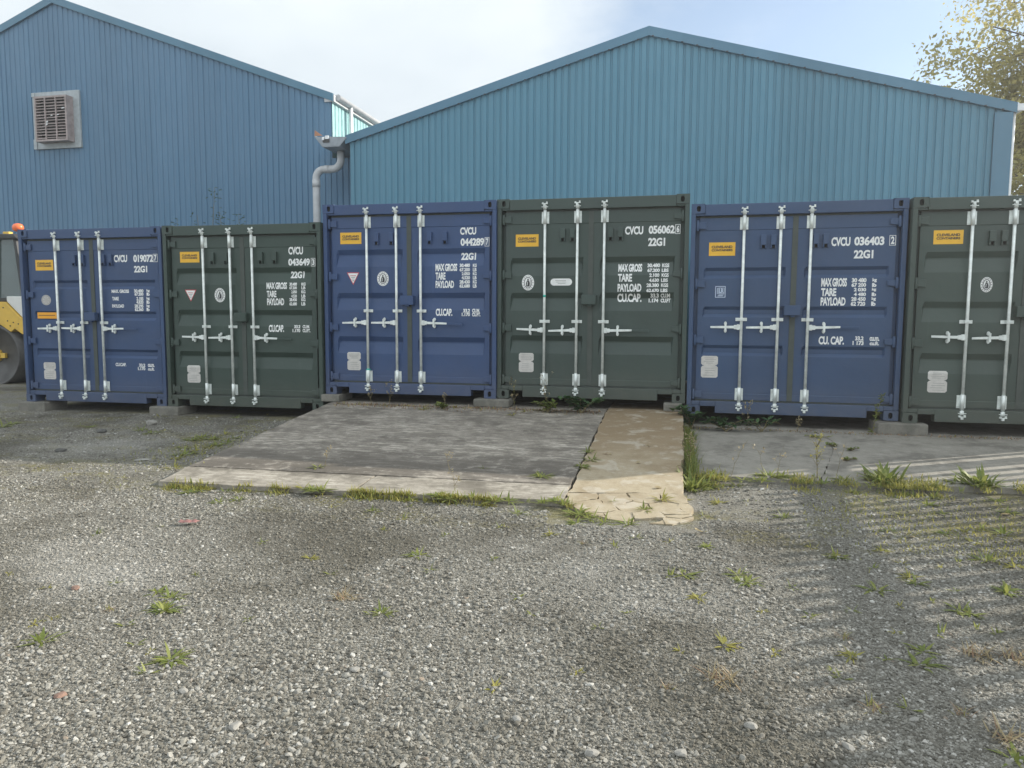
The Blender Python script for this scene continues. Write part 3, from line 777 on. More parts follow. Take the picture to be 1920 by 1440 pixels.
def make_container(idx, body, label, ribs, style, hz, gz, hooks, spec, plate_lines=6):
    pos = spec['pos']; ex = spec['ex']
    root = empty('shipping_container', pos[:3], pos[3])
    tag(root, label, 'container', 'shipping containers in a row before the sheds')
    rd = random.Random(idx * 13)
    # frame
    mb = MB()
    for x0, x1 in ((0.0, 0.056), (CW - 0.056, CW)):
        mb.box(x0, 0.0, 0.1185, x1, 0.10, 2.4725)
    for x0, x1 in ((0.0563, 0.11), (CW - 0.11, CW - 0.0563)):
        mb.box(x0, 0.100, 0.172, x1, 0.112, 2.44)
    mb.box(0.1625, 0.006, 2.446, CW - 0.1625, 0.12, 2.583)                   # header
    mb.box(0.0565, 0.010, 2.446, 0.1615, 0.08, 2.472); mb.box(CW - 0.1615, 0.010, 2.446, CW - 0.0565, 0.08, 2.472)
    mb.box(0.345, 0.006, 0.022, CW - 0.345, 0.12, 0.168)                     # sill between the fork slots
    mb.box(0.1625, 0.0062, 0.105, 0.3445, 0.12, 0.1678); mb.box(CW - 0.3445, 0.0062, 0.105, CW - 0.1625, 0.12, 0.1678)
    mb.box(0.0565, 0.010, 0.1185, 0.162, 0.08, 0.168); mb.box(CW - 0.162, 0.010, 0.1185, CW - 0.0565, 0.08, 0.168)
    for x0 in (0.0, CW - 0.07):
        mb.box(x0, 0.175, 2.51, x0 + 0.07, CL - 0.175, 2.583); mb.box(x0, 0.175, 0.03, x0 + 0.07, CL - 0.175, 0.16)
        mb.box(x0, CL - 0.10, 0.1185, x0 + 0.07, CL, 2.4725)
    mb.box(0.1625, CL - 0.10, 2.47, CW - 0.1625, CL, 2.583); mb.box(0.1625, CL - 0.10, 0.03, CW - 0.1625, CL, 0.16)
    for k in range(8): mb.box(0.07, 0.6 + k * 0.66, 0.05, CW - 0.07, 0.66 + k * 0.66, 0.15)
    mb.box(0.071, 0.12, 0.151, CW - 0.071, CL - 0.10, 0.172)
    mb.build('frame', body, root, bevel=0.006)
    for x0, mr in ((0.0, False), (CW - 0.162, True)):
        for z0 in (0.0, CH - 0.118):
            casting(x0, z0, mr, [body, M['black']], root)
            c2 = MB(); c2.box(x0, CL - 0.178, z0, x0 + 0.162, CL + 0.003, z0 + 0.118); c2.build('corner_casting', body, root)
    pr = [(0.0, 0.0), (0.25, 0.0), (0.5, 0.034), (0.75, 0.034)]
    for xc, sg in ((0.012, 1), (CW - 0.012, -1)):
        mb = MB(); corrugated(mb, 0.10, CL - 0.09, 0.278, pr, lambda y: 2.515, 0.155, sg, horizontal_axis='y', const=xc)
        mb.build('side_wall', body, root, fix=False)
    mb = MB(); mb.box(0.071, CL - 0.06, 0.161, CW - 0.071, CL - 0.03, 2.469); mb.build('end_wall', body, root)
    mb = MB(); mb.box(0.071, 0.1205, 2.556, CW - 0.071, CL - 0.101, 2.574)
    for k in range(20): mb.box(0.10, 0.30 + k * 0.278, 2.5745, CW - 0.10, 0.40 + k * 0.278, 2.590)
    mb.build('roof', M['roof_tin'], root)
    # rubber seals round the doors
    mb = MB()
    mb.box(1.188, DY - 0.004, 0.19, 1.252, DY + 0.05, 2.422)
    mb.box(0.104, DY + 0.012, 2.4225, CW - 0.104, DY + 0.05, 2.4455); mb.box(0.104, DY + 0.012, 0.1685, CW - 0.104, DY + 0.05, 0.1895)
    mb.build('door_seal', M['rubber_green'], root)
    doors = []
    for side, (x0, x1, r0, r1) in enumerate(((0.104, 1.188, 0.165, 1.125), (1.252, 2.334, 1.335, 2.272))):
        d = make_door(x0, x1, r0, r1, ribs, style, body, root); doors.append(d)
        for hzv in (0.25, 0.93, 1.62, 2.33):
            hb = MB(); xa, xb = (0.030, 0.185) if side == 0 else (CW - 0.185, CW - 0.030)
            xp = 0.078 if side == 0 else CW - 0.078
            hb.prism([(xa, hzv - 0.03), (xb, hzv - 0.045), (xb, hzv + 0.045), (xa, hzv + 0.03)], 'y', 0.030, 0.0535)
            hb.tube([(xp, 0.034, hzv - 0.065), (xp, 0.034, hzv + 0.065)], 0.019, 10)
            hb.build('hinge', body, d, bevel=0.004)
        for hx in hooks[side]:
            hb = MB(); hb.box(hx - 0.034, DY - 0.034, 2.085, hx + 0.030, DY + 0.004, 2.205)
            hb.box(hx - 0.034, DY - 0.030, 2.045, hx - 0.020, DY + 0.004, 2.0845); hb.box(hx + 0.016, DY - 0.030, 2.045, hx + 0.030, DY + 0.004, 2.0845)
            hb.box(hx - 0.019, DY - 0.006, 2.048, hx + 0.015, DY + 0.003, 2.0845, 1)
            hb.build('vent_cover', [body, M['black']], d, bevel=0.003)
    lb = MB(); lb.box(1.115, DY - 0.085, 1.235, 1.30, DY - 0.0045, 1.358); lb.box(1.19, DY - 0.075, 1.215, 1.24, DY - 0.03, 1.2345)
    lb.build('lock_box', body, doors[0], bevel=0.006)
    # locking bars
    yb = DY - 0.040
    for bi, bx in enumerate((0.628, 1.05, 1.393)):
        mb = MB(); mb.tube([(bx, yb, 0.115), (bx, yb, 2.495)], 0.0172, 14)
        bar = mb.build('locking_bar', M['galv'], root)
        for z0, z1 in ((2.275, 2.425), (0.185, 0.335)):
            k = MB()
            for sx in (-1, 1):
                k.box(bx + sx * 0.034 - 0.014, DY - 0.006, z0, bx + sx * 0.034 + 0.014, DY - 0.0005, z1)
                for q in (z0 + 0.025, z1 - 0.025): k.tube([(bx + sx * 0.036, DY - 0.012, q), (bx + sx * 0.036, DY - 0.006, q)], 0.007, 8)
            k.tube([(bx, yb, z0 - 0.012), (bx, yb, z1 + 0.012)], 0.0215, 12)
            k.box(bx - 0.022, yb + 0.012, z0, bx + 0.022, DY - 0.001, z1)
            k.build('bearing_bracket', M['galv'], bar)
        k = MB(); k.box(bx - 0.068, DY - 0.010, gz - 0.020, bx + 0.068, DY - 0.001, gz + 0.020); k.box(bx - 0.024, yb - 0.022, gz - 0.019, bx + 0.024, DY - 0.0105, gz + 0.019)
        k.tube([(bx, yb - 0.028, gz), (bx, yb - 0.022, gz)], 0.007, 8)
        k.build('guide_clamp', M['galv'], bar, bevel=0.003)
        for zc, sg in ((2.520, 1), (0.090, -1)):                             # cams and keepers on header and sill
            k = MB()
            k.tube([(bx, yb, zc - sg * 0.07), (bx, yb, zc - sg * 0.02)], 0.025, 10)
            k.box(bx - 0.038, -0.018, zc - 0.005, bx + 0.038, 0.0045, zc + 0.005)
            k.box(bx - 0.018, -0.024, zc - 0.030, bx + 0.010, 0.0045, zc - 0.0065); k.box(bx + 0.018, -0.016, zc + 0.0055, bx + 0.036, 0.0045, zc + 0.024)
            k.box(bx - 0.036, -0.016, zc + 0.0055, bx - 0.018, 0.0045, zc + 0.016)
            k.box(bx - 0.042, -0.012, zc - sg * 0.040 - 0.004, bx + 0.042, 0.004, zc - sg * 0.040 + 0.004)
            k.build('cam_keeper', M['galv'], bar)
        sg = -1 if bi < 2 else 1
        tilt = rd.uniform(-0.012, 0.012)
        k = MB()
        k.box(bx + sg * 0.02 - 0.030 * (sg < 0) , yb - 0.024, hz - 0.034, bx + sg * 0.02 + 0.030 * (sg > 0) + 0.0, yb + 0.018, hz + 0.034)
        k.box(min(bx + sg*0.012, bx + sg*0.085), yb - 0.020, hz - 0.026, max(bx + sg*0.012, bx + sg*0.085), yb + 0.012, hz + 0.026)
        L = 0.365
        xa, xb = bx + sg * 0.075, bx + sg * L
        k.prism([(xa, hz - 0.017), (xb, hz - 0.012 + tilt), (xb, hz + 0.012 + tilt), (xa, hz + 0.017)], 'y', yb - 0.016, yb - 0.006)
        if bi == 2:
            k.prism([(xb, hz - 0.014 + tilt), (xb + 0.21, hz - 0.022 + tilt * 1.5), (xb + 0.21, hz + 0.006 + tilt * 1.5), (xb, hz + 0.012 + tilt)], 'y', yb - 0.015, yb - 0.007, 1)
        k.build('handle', [M['galv'], body], bar, bevel=0.002)
        k = MB(); cx_ = bx + sg * 0.185                                     # the catch that holds the handle
        for zz_ in (-0.045, 0.045):
            k.raw([*[(cx_ + 0.017 * math.cos(2*PI*q/12), DY - 0.022, hz + zz_ + 0.024 * math.sin(2*PI*q/12)) for q in range(12)], *[(cx_ + 0.017 * math.cos(2*PI*q/12), DY - 0.0005, hz + zz_ + 0.024 * math.sin(2*PI*q/12)) for q in range(12)]],
                  [tuple(range(12)), tuple(range(23, 11, -1))] + [(q, (q+1) % 12, 12 + (q+1) % 12, 12 + q) for q in range(12)])
        k.box(cx_ - 0.012, yb - 0.024, hz - 0.05, cx_ + 0.012, yb - 0.0165, hz + 0.05)
        k.build('handle_catch', M['galv'], bar)
    # sticker, plates and emblems on the left door
    def decal(name, fn, mats, lift=0.0025, door=0):
        k = MB(); fn(k); return on_door(k, name, mats, doors[door], ribs, style, lift)
    def lines(k, x0, z0, x1, z1, n, m, y=-0.0015, hh=0.006):
        for q in range(n):
            z = z1 - (z1 - z0) * (q + 0.5) / n; a = rd.uniform(0, 0.25) * (x1 - x0); b = rd.uniform(0.0, 0.3) * (x1 - x0)
            k.face([(x0 + a, y, z - hh/2), (x1 - b, y, z - hh/2), (x1 - b, y, z + hh/2), (x0 + a, y, z + hh/2)], m)
    if 'sticker' in ex:
        x0, z0, x1, z1 = ex['sticker']
        def f(k):
            k.face([(x0,0,z0),(x1,0,z0),(x1,0,z1),(x0,0,z1)], 0)
            w, h = x1 - x0, z1 - z0
            put_text(k, 'CLEVELAND', (x0 + w*.10, z0 + h*.56, x1 - w*.11, z0 + h*.76), -0.0015, 1)
            put_text(k, 'CONTAINERS', (x0 + w*.10, z0 + h*.33, x1 - w*.10, z0 + h*.51), -0.0015, 1)
        decal('company_sticker', f, [M['yellow'], M['ink']])
    if 'strip' in ex:
        x0, z0, x1, z1 = ex['strip']
        def f(k):
            k.face([(x0,0,z0),(x1,0,z0),(x1,0,z1),(x0,0,z1)], 0); k.face([(x0+.02,-.0015,z0+.045),(x1-.03,-.0015,z0+.045),(x1-.03,-.0015,z0+.053),(x0+.02,-.0015,z0+.053)], 1)
        # laid flat over the pressed groove, on its own backing
        k = MB(); f(k); k.build('warning_strip', [M['orange'], M['ink']], doors[0], (0, DY - 0.001, 0))
    x0, z0, x1, z1 = ex['plate']
    def f(k):
        c = 0.018; zm = z0 + (z1 - z0) * 0.56
        for a, b in ((z0, zm - 0.004), (zm + 0.004, z1)):
            k.face([(x0+c,0,a),(x1-c,0,a),(x1,0,a+c),(x1,0,b-c),(x1-c,0,b),(x0+c,0,b),(x0,0,b-c),(x0,0,a+c)], 0)
            lines(k, x0 + 0.025, a + 0.015, x1 - 0.02, b - 0.015, 4, 1, hh=0.0045)
        k.face([(x0+.03,-0.0007,zm-.005),(x1-.03,-0.0007,zm-.005),(x1-.03,-0.0007,zm+.005),(x0+.03,-0.0007,zm+.005)], 0)
    decal('safety_plate', f, [M['plate'], M['mid_ink']])
    if 'tri' in ex:
        x0, z0, x1, z1 = ex['tri']
        def f(k):
            xm = (x0 + x1) / 2
            k.face([(x0,0,z1),(xm,0,z0),(x1,0,z1)], 0)
            q = 0.82; zc = z0 + (z1 - z0) * 0.64; sh = lambda x, z: (xm + (x - xm) * q, -0.001, zc + (z - zc) * q)
            k.face([sh(x0, z1), sh(xm, z0), sh(x1, z1)], 1)
            for i_, wd in enumerate((0.30, 0.22, 0.15, 0.10)):
                z = z1 - 0.045 - i_ * 0.022; k.face([(xm - wd*.14,-.002,z-.004),(xm + wd*.14,-.002,z-.004),(xm + wd*.14,-.002,z+.004),(xm - wd*.14,-.002,z+.004)], 2 if i_ else 0)
        decal('warning_triangle', f, [M['red_ink'], M['white_ink'], M['mid_ink']])
    for key in ('oval', 'round'):
        if key in ex:
            x0, z0, x1, z1 = ex[key]
            def f(k):
                cx, cz, rx, rz = (x0+x1)/2, (z0+z1)/2, (x1-x0)/2, (z1-z0)/2
                ring_ = key == 'round'
                k.face(ell(cx, cz, rx, rz, 0), 0)
                ink = 1
                if ring_:
                    ring(k, cx, cz, rx*.9, rz*.9, 0.012, -0.001, 1)
                    for q in range(7):
                        a = 2*PI*q/7 + 0.4; k.face([(cx, -.0012, cz), (cx + rx*.62*math.cos(a), -.0012, cz + rz*.62*math.sin(a)), (cx + rx*.62*math.cos(a+.38), -.0012, cz + rz*.62*math.sin(a+.38))], 1)
                else:
                    ring(k, cx, cz, rx*.66, rz*.72, 0.008, -0.001, 1)
                    for q in range(16):                                     # specks of lettering round the rim
                        a = 2*PI*q/16; px, pz = cx + rx*.82*math.cos(a), cz + rz*.86*math.sin(a)
                        k.face([(px-.006,-.001,pz-.006),(px+.006,-.001,pz-.006),(px+.006,-.001,pz+.006),(px-.006,-.001,pz+.006)], 2)
                    # a seated figure shape: head, shoulders, skirt, staff
                    k.face(ell(cx, cz + rz*.40, rx*.13, rz*.11, -.0012, 12), 1)
                    k.face([(cx - rx*.16, -.0012, cz + rz*.28), (cx - rx*.34, -.0012, cz - rz*.10), (cx - rx*.30, -.0012, cz - rz*.50), (cx + rx*.26, -.0012, cz - rz*.50), (cx + rx*.30, -.0012, cz - rz*.06), (cx + rx*.14, -.0012, cz + rz*.28)], 1)
                    k.face([(cx + rx*.36, -.0012, cz - rz*.42), (cx + rx*.42, -.0012, cz - rz*.42), (cx + rx*.42, -.0012, cz + rz*.34), (cx + rx*.36, -.0012, cz + rz*.34)], 1)
                    k.face([(cx - rx*.10, -.0022, cz + rz*.12), (cx - rx*.16, -.0022, cz - rz*.36), (cx - rx*.08, -.0022, cz - rz*.36), (cx - rx*.02, -.0022, cz + rz*.12)], 0)
            decal('inspection_emblem', f, [M['white_ink'] if key == 'oval' else M['plate'], M['ink'] if key == 'oval' else M['mid_ink'], M['mid_ink']])
    if 'pill' in ex:
        x0, z0, x1, z1 = ex['pill']
        def f(k):
            r = (z1 - z0) / 2; cz = (z0 + z1) / 2
            k.face(ell(x1 - r, cz, r, r, 0, 12, -90, 90) + ell(x0 + r, cz, r, r, 0, 12, 90, 270), 0)
            lines(k, x0 + .05, z0 + .015, x1 - .03, z1 - .015, 3, 1, -0.001, 0.006)
        decal('maker_plate', f, [M['white_ink'], M['mid_ink']])
    if 'square' in ex:
        x0, z0, x1, z1 = ex['square']
        def f(k):
            rect_frame(k, x0, z0, x1, z1, 0.008, 0, 0)
            w, h = x1 - x0, z1 - z0
            k.face([(x0+w*.17,0,z0+h*.30),(x0+w*.23,0,z0+h*.30),(x0+w*.23,0,z1-h*.16),(x0+w*.17,0,z1-h*.16)], 0)
            rect_frame(k, x0 + w*.29, z0 + h*.34, x1 - w*.12, z1 - h*.14, 0.006, 0, 0)
            put_text(k, 'LR', (x0 + w*.38, z0 + h*.40, x1 - w*.18, z1 - h*.20), -0.001, 0)
            lines(k, x0 + w*.18, z0 + h*.10, x1 - w*.14, z0 + h*.28, 2, 0, 0, 0.008)
        decal('inspection_emblem', f, [M['sky_ink']])
    # stencilled lettering on the right door
    for key, nm in (('num', 'number_lettering'), ('wt', 'weight_lettering'), ('cap', 'capacity_lettering')):
        if spec[key]:
            def f(k):
                for s, b in spec[key]:
                    if s[0] == '#':
                        sh_ = max(0.0, b[2] - 2.330); b = (b[0] - sh_, b[1], b[2] - sh_, b[3])
                        rect_frame(k, b[0], b[1], b[2], b[3], 0.006, 0, 0)
                        w, h = b[2] - b[0], b[3] - b[1]
                        put_text(k, s[1], (b[0] + w*.24, b[1] + h*.14, b[2] - w*.22, b[3] - h*.12), 0, 0)
                    else: put_text(k, s, b, 0, 0)
            decal(nm, f, [M['white_ink']], 0.002, 1)
    return root, doors

MARKS = {
 1: {
  'num': [('CVCU', (1.6, 2.092, 1.823, 2.198)), ('019072', (1.927, 2.088, 2.256, 2.197)), ('#7', (2.294, 2.09, 2.371, 2.205)), ('22G1', (1.93, 1.941, 2.151, 2.037))],
  'wt': [('MAX. GROSS', (1.536, 1.645, 1.831, 1.695)), ('TARE', (1.541, 1.536, 1.652, 1.588)), ('PAYLOAD', (1.536, 1.429, 1.737, 1.479)), ('30.480', (1.915, 1.651, 2.074, 1.698)), ('67.200', (1.923, 1.604, 2.072, 1.651)), ('2.185', (1.952, 1.536, 2.069, 1.588)), ('4.820', (1.949, 1.486, 2.066, 1.536)), ('28.295', (1.915, 1.43, 2.064, 1.479)), ('62.360', (1.918, 1.38, 2.061, 1.43)), ('kg', (2.126, 1.651, 2.178, 1.698)), ('lb', (2.124, 1.603, 2.176, 1.651)), ('kg', (2.121, 1.536, 2.173, 1.588)), ('lb', (2.118, 1.486, 2.17, 1.536)), ('kg', (2.116, 1.43, 2.168, 1.479)), ('lb', (2.114, 1.38, 2.165, 1.43))],
  'cap': [('CU.CAP.', (1.55, 0.564, 1.731, 0.614)), ('33.2', (1.95, 0.563, 2.055, 0.609)), ('1.170', (1.929, 0.51, 2.052, 0.559)), ('cu.m.', (2.099, 0.562, 2.209, 0.608)), ('cu.ft.', (2.097, 0.509, 2.206, 0.555))],
  'ex': {'sticker': (0.229, 1.984, 0.544, 2.141), 'round': (0.304, 1.464, 0.471, 1.617), 'strip': (0.223, 1.263, 0.57, 1.356), 'plate': (0.282, 0.343, 0.497, 0.6)}, 'pos': (-9.6901, 9.4071, 0.1713, 0.006)},
 2: {
  'num': [('CVCU', (1.929, 2.164, 2.149, 2.272)), ('043649', (1.925, 2.01, 2.25, 2.112)), ('#3', (2.296, 2.001, 2.361, 2.113)), ('22G1', (1.942, 1.84, 2.148, 1.936))],
  'wt': [('MAX GROSS', (1.583, 1.689, 1.896, 1.784)), ('TARE', (1.585, 1.577, 1.732, 1.668)), ('PAYLOAD', (1.586, 1.465, 1.848, 1.564)), ('30.480', (1.934, 1.735, 2.047, 1.78)), ('67.200', (1.933, 1.686, 2.046, 1.729)), ('2.050', (1.96, 1.63, 2.044, 1.673)), ('4.520', (1.958, 1.572, 2.043, 1.615)), ('28.430', (1.929, 1.521, 2.042, 1.566)), ('62.680', (1.928, 1.463, 2.041, 1.508)), ('KG', (2.115, 1.735, 2.176, 1.78)), ('LB', (2.114, 1.686, 2.174, 1.728)), ('KG', (2.112, 1.63, 2.173, 1.673)), ('LB', (2.111, 1.572, 2.172, 1.615)), ('KG', (2.11, 1.521, 2.171, 1.566)), ('LB', (2.109, 1.463, 2.169, 1.508))],
  'cap': [('CU.CAP.', (1.602, 1.091, 1.836, 1.191)), ('33.2', (1.991, 1.146, 2.085, 1.191)), ('1.170', (1.966, 1.09, 2.083, 1.137)), ('CU.M.', (2.12, 1.147, 2.225, 1.192)), ('CU.FT.', (2.119, 1.091, 2.236, 1.139))],
  'ex': {'sticker': (0.235, 2.072, 0.544, 2.223), 'tri': (0.293, 1.516, 0.481, 1.686), 'oval': (0.769, 1.507, 0.936, 1.709), 'plate': (0.288, 0.347, 0.5, 0.598)}, 'pos': (-7.2141, 9.4042, 0.174, 0.0126)},
 3: {
  'num': [('CVCU', (1.932, 2.158, 2.152, 2.255)), ('044289', (1.938, 2.011, 2.261, 2.113)), ('#7', (2.281, 2.003, 2.343, 2.12)), ('22G1', (1.938, 1.83, 2.141, 1.926))],
  'wt': [('MAX GROSS', (1.589, 1.684, 1.891, 1.784)), ('TARE', (1.59, 1.572, 1.728, 1.669)), ('PAYLOAD', (1.59, 1.461, 1.846, 1.56)), ('30.480', (1.924, 1.735, 2.066, 1.782)), ('67.200', (1.924, 1.679, 2.066, 1.726)), ('2.050', (1.952, 1.628, 2.066, 1.67)), ('4.520', (1.952, 1.574, 2.066, 1.619)), ('28.430', (1.923, 1.518, 2.066, 1.565)), ('62.680', (1.923, 1.465, 2.066, 1.512)), ('KG', (2.106, 1.734, 2.157, 1.78)), ('LB', (2.106, 1.678, 2.157, 1.725)), ('KG', (2.106, 1.627, 2.157, 1.669)), ('LB', (2.106, 1.574, 2.157, 1.618)), ('KG', (2.106, 1.518, 2.157, 1.565)), ('LB', (2.106, 1.464, 2.157, 1.511))],
  'cap': [('CU.CAP.', (1.59, 1.09, 1.821, 1.188)), ('33.2', (1.972, 1.137, 2.066, 1.186)), ('1.170', (1.953, 1.087, 2.066, 1.135)), ('CU.M.', (2.096, 1.137, 2.201, 1.187)), ('CU.FT.', (2.096, 1.086, 2.211, 1.135))],
  'ex': {'sticker': (0.226, 2.063, 0.535, 2.218), 'tri': (0.314, 1.508, 0.499, 1.678), 'oval': (0.757, 1.492, 0.924, 1.689), 'plate': (0.303, 0.336, 0.502, 0.586)}, 'pos': (-4.7567, 9.4813, 0.4111, 0.0044)},
 4: {
  'num': [('CVCU', (1.648, 2.114, 1.875, 2.217)), ('056062', (1.942, 2.118, 2.263, 2.222)), ('#6', (2.292, 2.113, 2.353, 2.23)), ('22G1', (1.939, 1.966, 2.148, 2.069))],
  'wt': [('MAX GROSS', (1.571, 1.65, 1.87, 1.752)), ('TARE', (1.569, 1.526, 1.747, 1.625)), ('PAYLOAD', (1.567, 1.398, 1.866, 1.5)), ('CU.CAP.', (1.563, 1.269, 1.869, 1.376)), ('30.480', (1.934, 1.705, 2.092, 1.753)), ('67.200', (1.936, 1.645, 2.089, 1.69)), ('2.100', (1.962, 1.582, 2.086, 1.628)), ('4.630', (1.959, 1.52, 2.082, 1.565)), ('28.380', (1.929, 1.456, 2.083, 1.503)), ('62.670', (1.93, 1.393, 2.084, 1.437)), ('33.3', (1.98, 1.324, 2.084, 1.376)), ('1.174', (1.959, 1.263, 2.079, 1.314)), ('KGS', (2.117, 1.703, 2.205, 1.752)), ('LBS', (2.114, 1.644, 2.198, 1.688)), ('KGS', (2.114, 1.581, 2.201, 1.627)), ('LBS', (2.109, 1.519, 2.192, 1.564)), ('KGS', (2.11, 1.456, 2.198, 1.502)), ('LBS', (2.105, 1.392, 2.191, 1.437)), ('CU.M', (2.107, 1.324, 2.222, 1.375)), ('CU.FT', (2.108, 1.263, 2.23, 1.314))],
  'cap': [],
  'ex': {'sticker': (0.235, 1.986, 0.538, 2.143), 'oval': (0.32, 1.419, 0.483, 1.622), 'pill': (0.699, 1.481, 0.982, 1.571), 'plate': (0.285, 0.348, 0.484, 0.6)}, 'pos': (-2.3163, 9.534, 0.4195, -0.0062)},
 5: {
  'num': [('CVCU', (1.627, 2.058, 1.837, 2.164)), ('036403', (1.88, 2.061, 2.206, 2.166)), ('#2', (2.291, 2.056, 2.361, 2.175)), ('22G1', (1.881, 1.91, 2.094, 2.009))],
  'wt': [('MAX GROSS', (1.534, 1.581, 1.819, 1.684)), ('TARE', (1.536, 1.469, 1.706, 1.564)), ('PAYLOAD', (1.535, 1.355, 1.813, 1.456)), ('30 480', (1.872, 1.63, 2.033, 1.681)), ('67 200', (1.871, 1.577, 2.031, 1.624)), ('2 030', (1.899, 1.524, 2.034, 1.567)), ('4 480', (1.901, 1.469, 2.034, 1.511)), ('28 450', (1.874, 1.411, 2.033, 1.458)), ('62 720', (1.872, 1.353, 2.031, 1.405)), ('kg', (2.098, 1.629, 2.145, 1.68)), ('lb', (2.096, 1.576, 2.144, 1.623)), ('kg', (2.097, 1.523, 2.144, 1.566)), ('lb', (2.097, 1.468, 2.145, 1.511)), ('kg', (2.098, 1.411, 2.145, 1.458)), ('lb', (2.096, 1.353, 2.144, 1.405))],
  'cap': [('CU. CAP.', (1.531, 0.89, 1.816, 0.99)), ('33.2', (1.938, 0.943, 2.031, 0.993)), ('1 173', (1.912, 0.887, 2.034, 0.937)), ('cu.m.', (2.097, 0.939, 2.204, 0.986)), ('cu.ft.', (2.1, 0.888, 2.202, 0.935))],
  'ex': {'sticker': (0.222, 1.964, 0.533, 2.127), 'square': (0.311, 1.454, 0.433, 1.594), 'plate': (0.166, 0.459, 0.368, 0.731)}, 'pos': (0.1417, 9.5072, 0.2893, -0.0166)},
 6: {
  'num': [],
  'wt': [],
  'cap': [],
  'ex': {'sticker': (0.245, 2.063, 0.554, 2.221), 'oval': (0.758, 1.516, 0.882, 1.688), 'plate': (0.266, 0.359, 0.474, 0.611)}, 'pos': (2.6003, 9.3869, 0.2808, 0.0)},
}
GRAV ="-0.80,4.93,1 -0.36,4.78,1 0.23,4.88,1 -0.01,4.94,1 0.08,4.29,2 0.38,4.38,2 0.42,4.26,3 -0.01,4.26,1 0.66,4.23,1 0.15,3.95,2 -0.21,3.68,1 1.02,4.87,2 1.32,5.06,2 1.38,4.82,1 1.18,4.69,1 1.11,4.30,2 1.35,4.57,2 1.36,4.48,2 1.58,4.79,1 1.74,4.95,1 1.91,5.02,2 2.03,4.92,2 1.80,4.44,3 1.45,4.09,2 1.49,4.05,2 1.46,3.88,1 1.25,3.75,1 0.25,3.40,2 0.46,3.37,1 0.05,3.30,1 0.79,3.59,5 0.79,3.40,2 0.68,3.24,1 0.71,3.18,1 1.06,3.39,2 0.93,3.41,1 1.12,3.53,2 1.34,3.53,6 1.50,3.54,6 -0.38,3.01,1 0.22,3.06,6 -0.00,2.95,5 0.77,2.95,5 0.91,2.98,1 1.09,2.99,5 1.19,2.84,6 1.16,2.71,2 -0.79,3.77,1 -0.68,3.56,1 -0.34,3.47,1 -0.24,4.98,1 -0.56,4.76,5 -1.55,4.30,2 -1.39,4.06,1 -2.18,4.10,2 -1.94,3.88,1 -1.70,3.56,6 -1.43,3.42,2 -1.48,3.40,1 -2.69,3.69,1 -3.05,3.47,1 -3.35,3.32,1 -3.76,3.46,1 -2.53,3.20,3 -2.60,3.35,2 -2.72,3.40,2 -2.78,3.12,5 -2.98,2.97,1 -3.02,2.90,1 -2.58,2.99,1 -2.81,2.74,2 -2.38,2.82,1 -2.13,2.73,3 -2.27,2.77,1 -1.94,5.03,1 -1.97,4.77,1 -1.51,4.75,1 -1.17,5.01,1 -1.06,4.34,1 -2.65,4.33,1 -2.04,3.19,1 -0.69,2.82,1 -2.14,2.60,1 -2.24,5.20,2 -1.14,5.40,2 -1.94,5.05,1 -1.19,5.02,1 -1.96,4.77,1 -0.81,4.91,2 -2.02,5.42,1 -2.59,5.24,1 1.50,5.58,2 1.01,4.87,2 1.34,5.11,1 0.89,5.04,1 1.72,6.10,1 2.03,6.22,2 1.97,5.42,2 2.03,5.71,2 2.17,5.83,1 1.87,5.61,2 0.23,4.88,2 0.82,5.79,2 0.11,6.15,2 0.36,6.12,2 0.24,5.68,1 2.61,6.71,2 2.55,6.34,3 1.71,5.93,1 1.41,6.09,1 2.02,6.47,2 1.68,6.48,1 1.39,6.33,1 2.33,6.15,1 2.27,5.71,2 -3.98,5.45,3 -3.72,5.53,2 -3.56,5.20,2 -3.45,5.30,2 -3.57,4.52,1 -3.87,4.25,1 1.53,4.39,1 1.36,4.20,1 1.17,4.08,1 0.91,3.95,1 0.69,3.83,1 0.46,3.84,1 1.53,3.83,1 1.05,3.72,1"
EDGE ="-3.05,5.64,2 -2.95,5.62,3 -2.88,5.62,3 -2.67,5.57,1 -2.44,5.57,2 -2.33,5.58,1 -2.08,5.59,2 -1.96,5.58,2 -1.86,5.66,3 -1.76,5.61,3 -1.68,5.62,2 -1.57,5.67,2 -1.45,5.60,2 -1.37,5.61,2 -1.27,5.62,2 -1.13,5.62,1 -0.99,5.63,2 -0.90,5.69,3 -0.82,5.66,2 -0.69,5.47,3 -0.59,5.38,2 -0.68,5.26,2 -0.49,5.33,2 -0.31,5.33,2 -0.46,5.81,1 -0.21,5.65,2 -0.08,5.94,2 0.17,6.60,4 0.13,6.78,3 0.15,6.78,3 0.23,6.76,3 0.35,6.86,2 0.46,6.79,2 0.61,6.82,2 0.72,6.84,2 0.87,7.01,3 0.97,7.03,2 1.06,6.97,2 1.14,6.84,2 1.29,6.83,2 1.48,7.00,2 1.52,6.78,2 1.68,6.84,2 1.84,7.07,4 1.87,7.02,3 2.00,6.78,2 2.10,6.86,2 2.14,6.74,2 2.61,7.09,4 2.42,7.12,2 2.25,6.82,1 1.84,6.78,2 0.55,6.76,2 0.78,6.82,2 0.96,6.82,1 0.27,6.68,2 1.34,6.76,1 1.94,6.76,2 2.36,6.79,1 2.66,7.02,2"
RAMP ="-3.24,6.27,2 -1.13,6.35,3 -1.70,6.51,1 -0.82,6.73,3 -0.83,7.26,2 -0.77,7.00,2 -3.18,9.09,2 -2.43,9.11,1 -1.97,8.91,2 -1.85,9.13,2 -1.63,9.24,2 -0.26,7.60,5 -0.64,7.21,5 -4.92,11.31,2 -5.22,10.93,1"
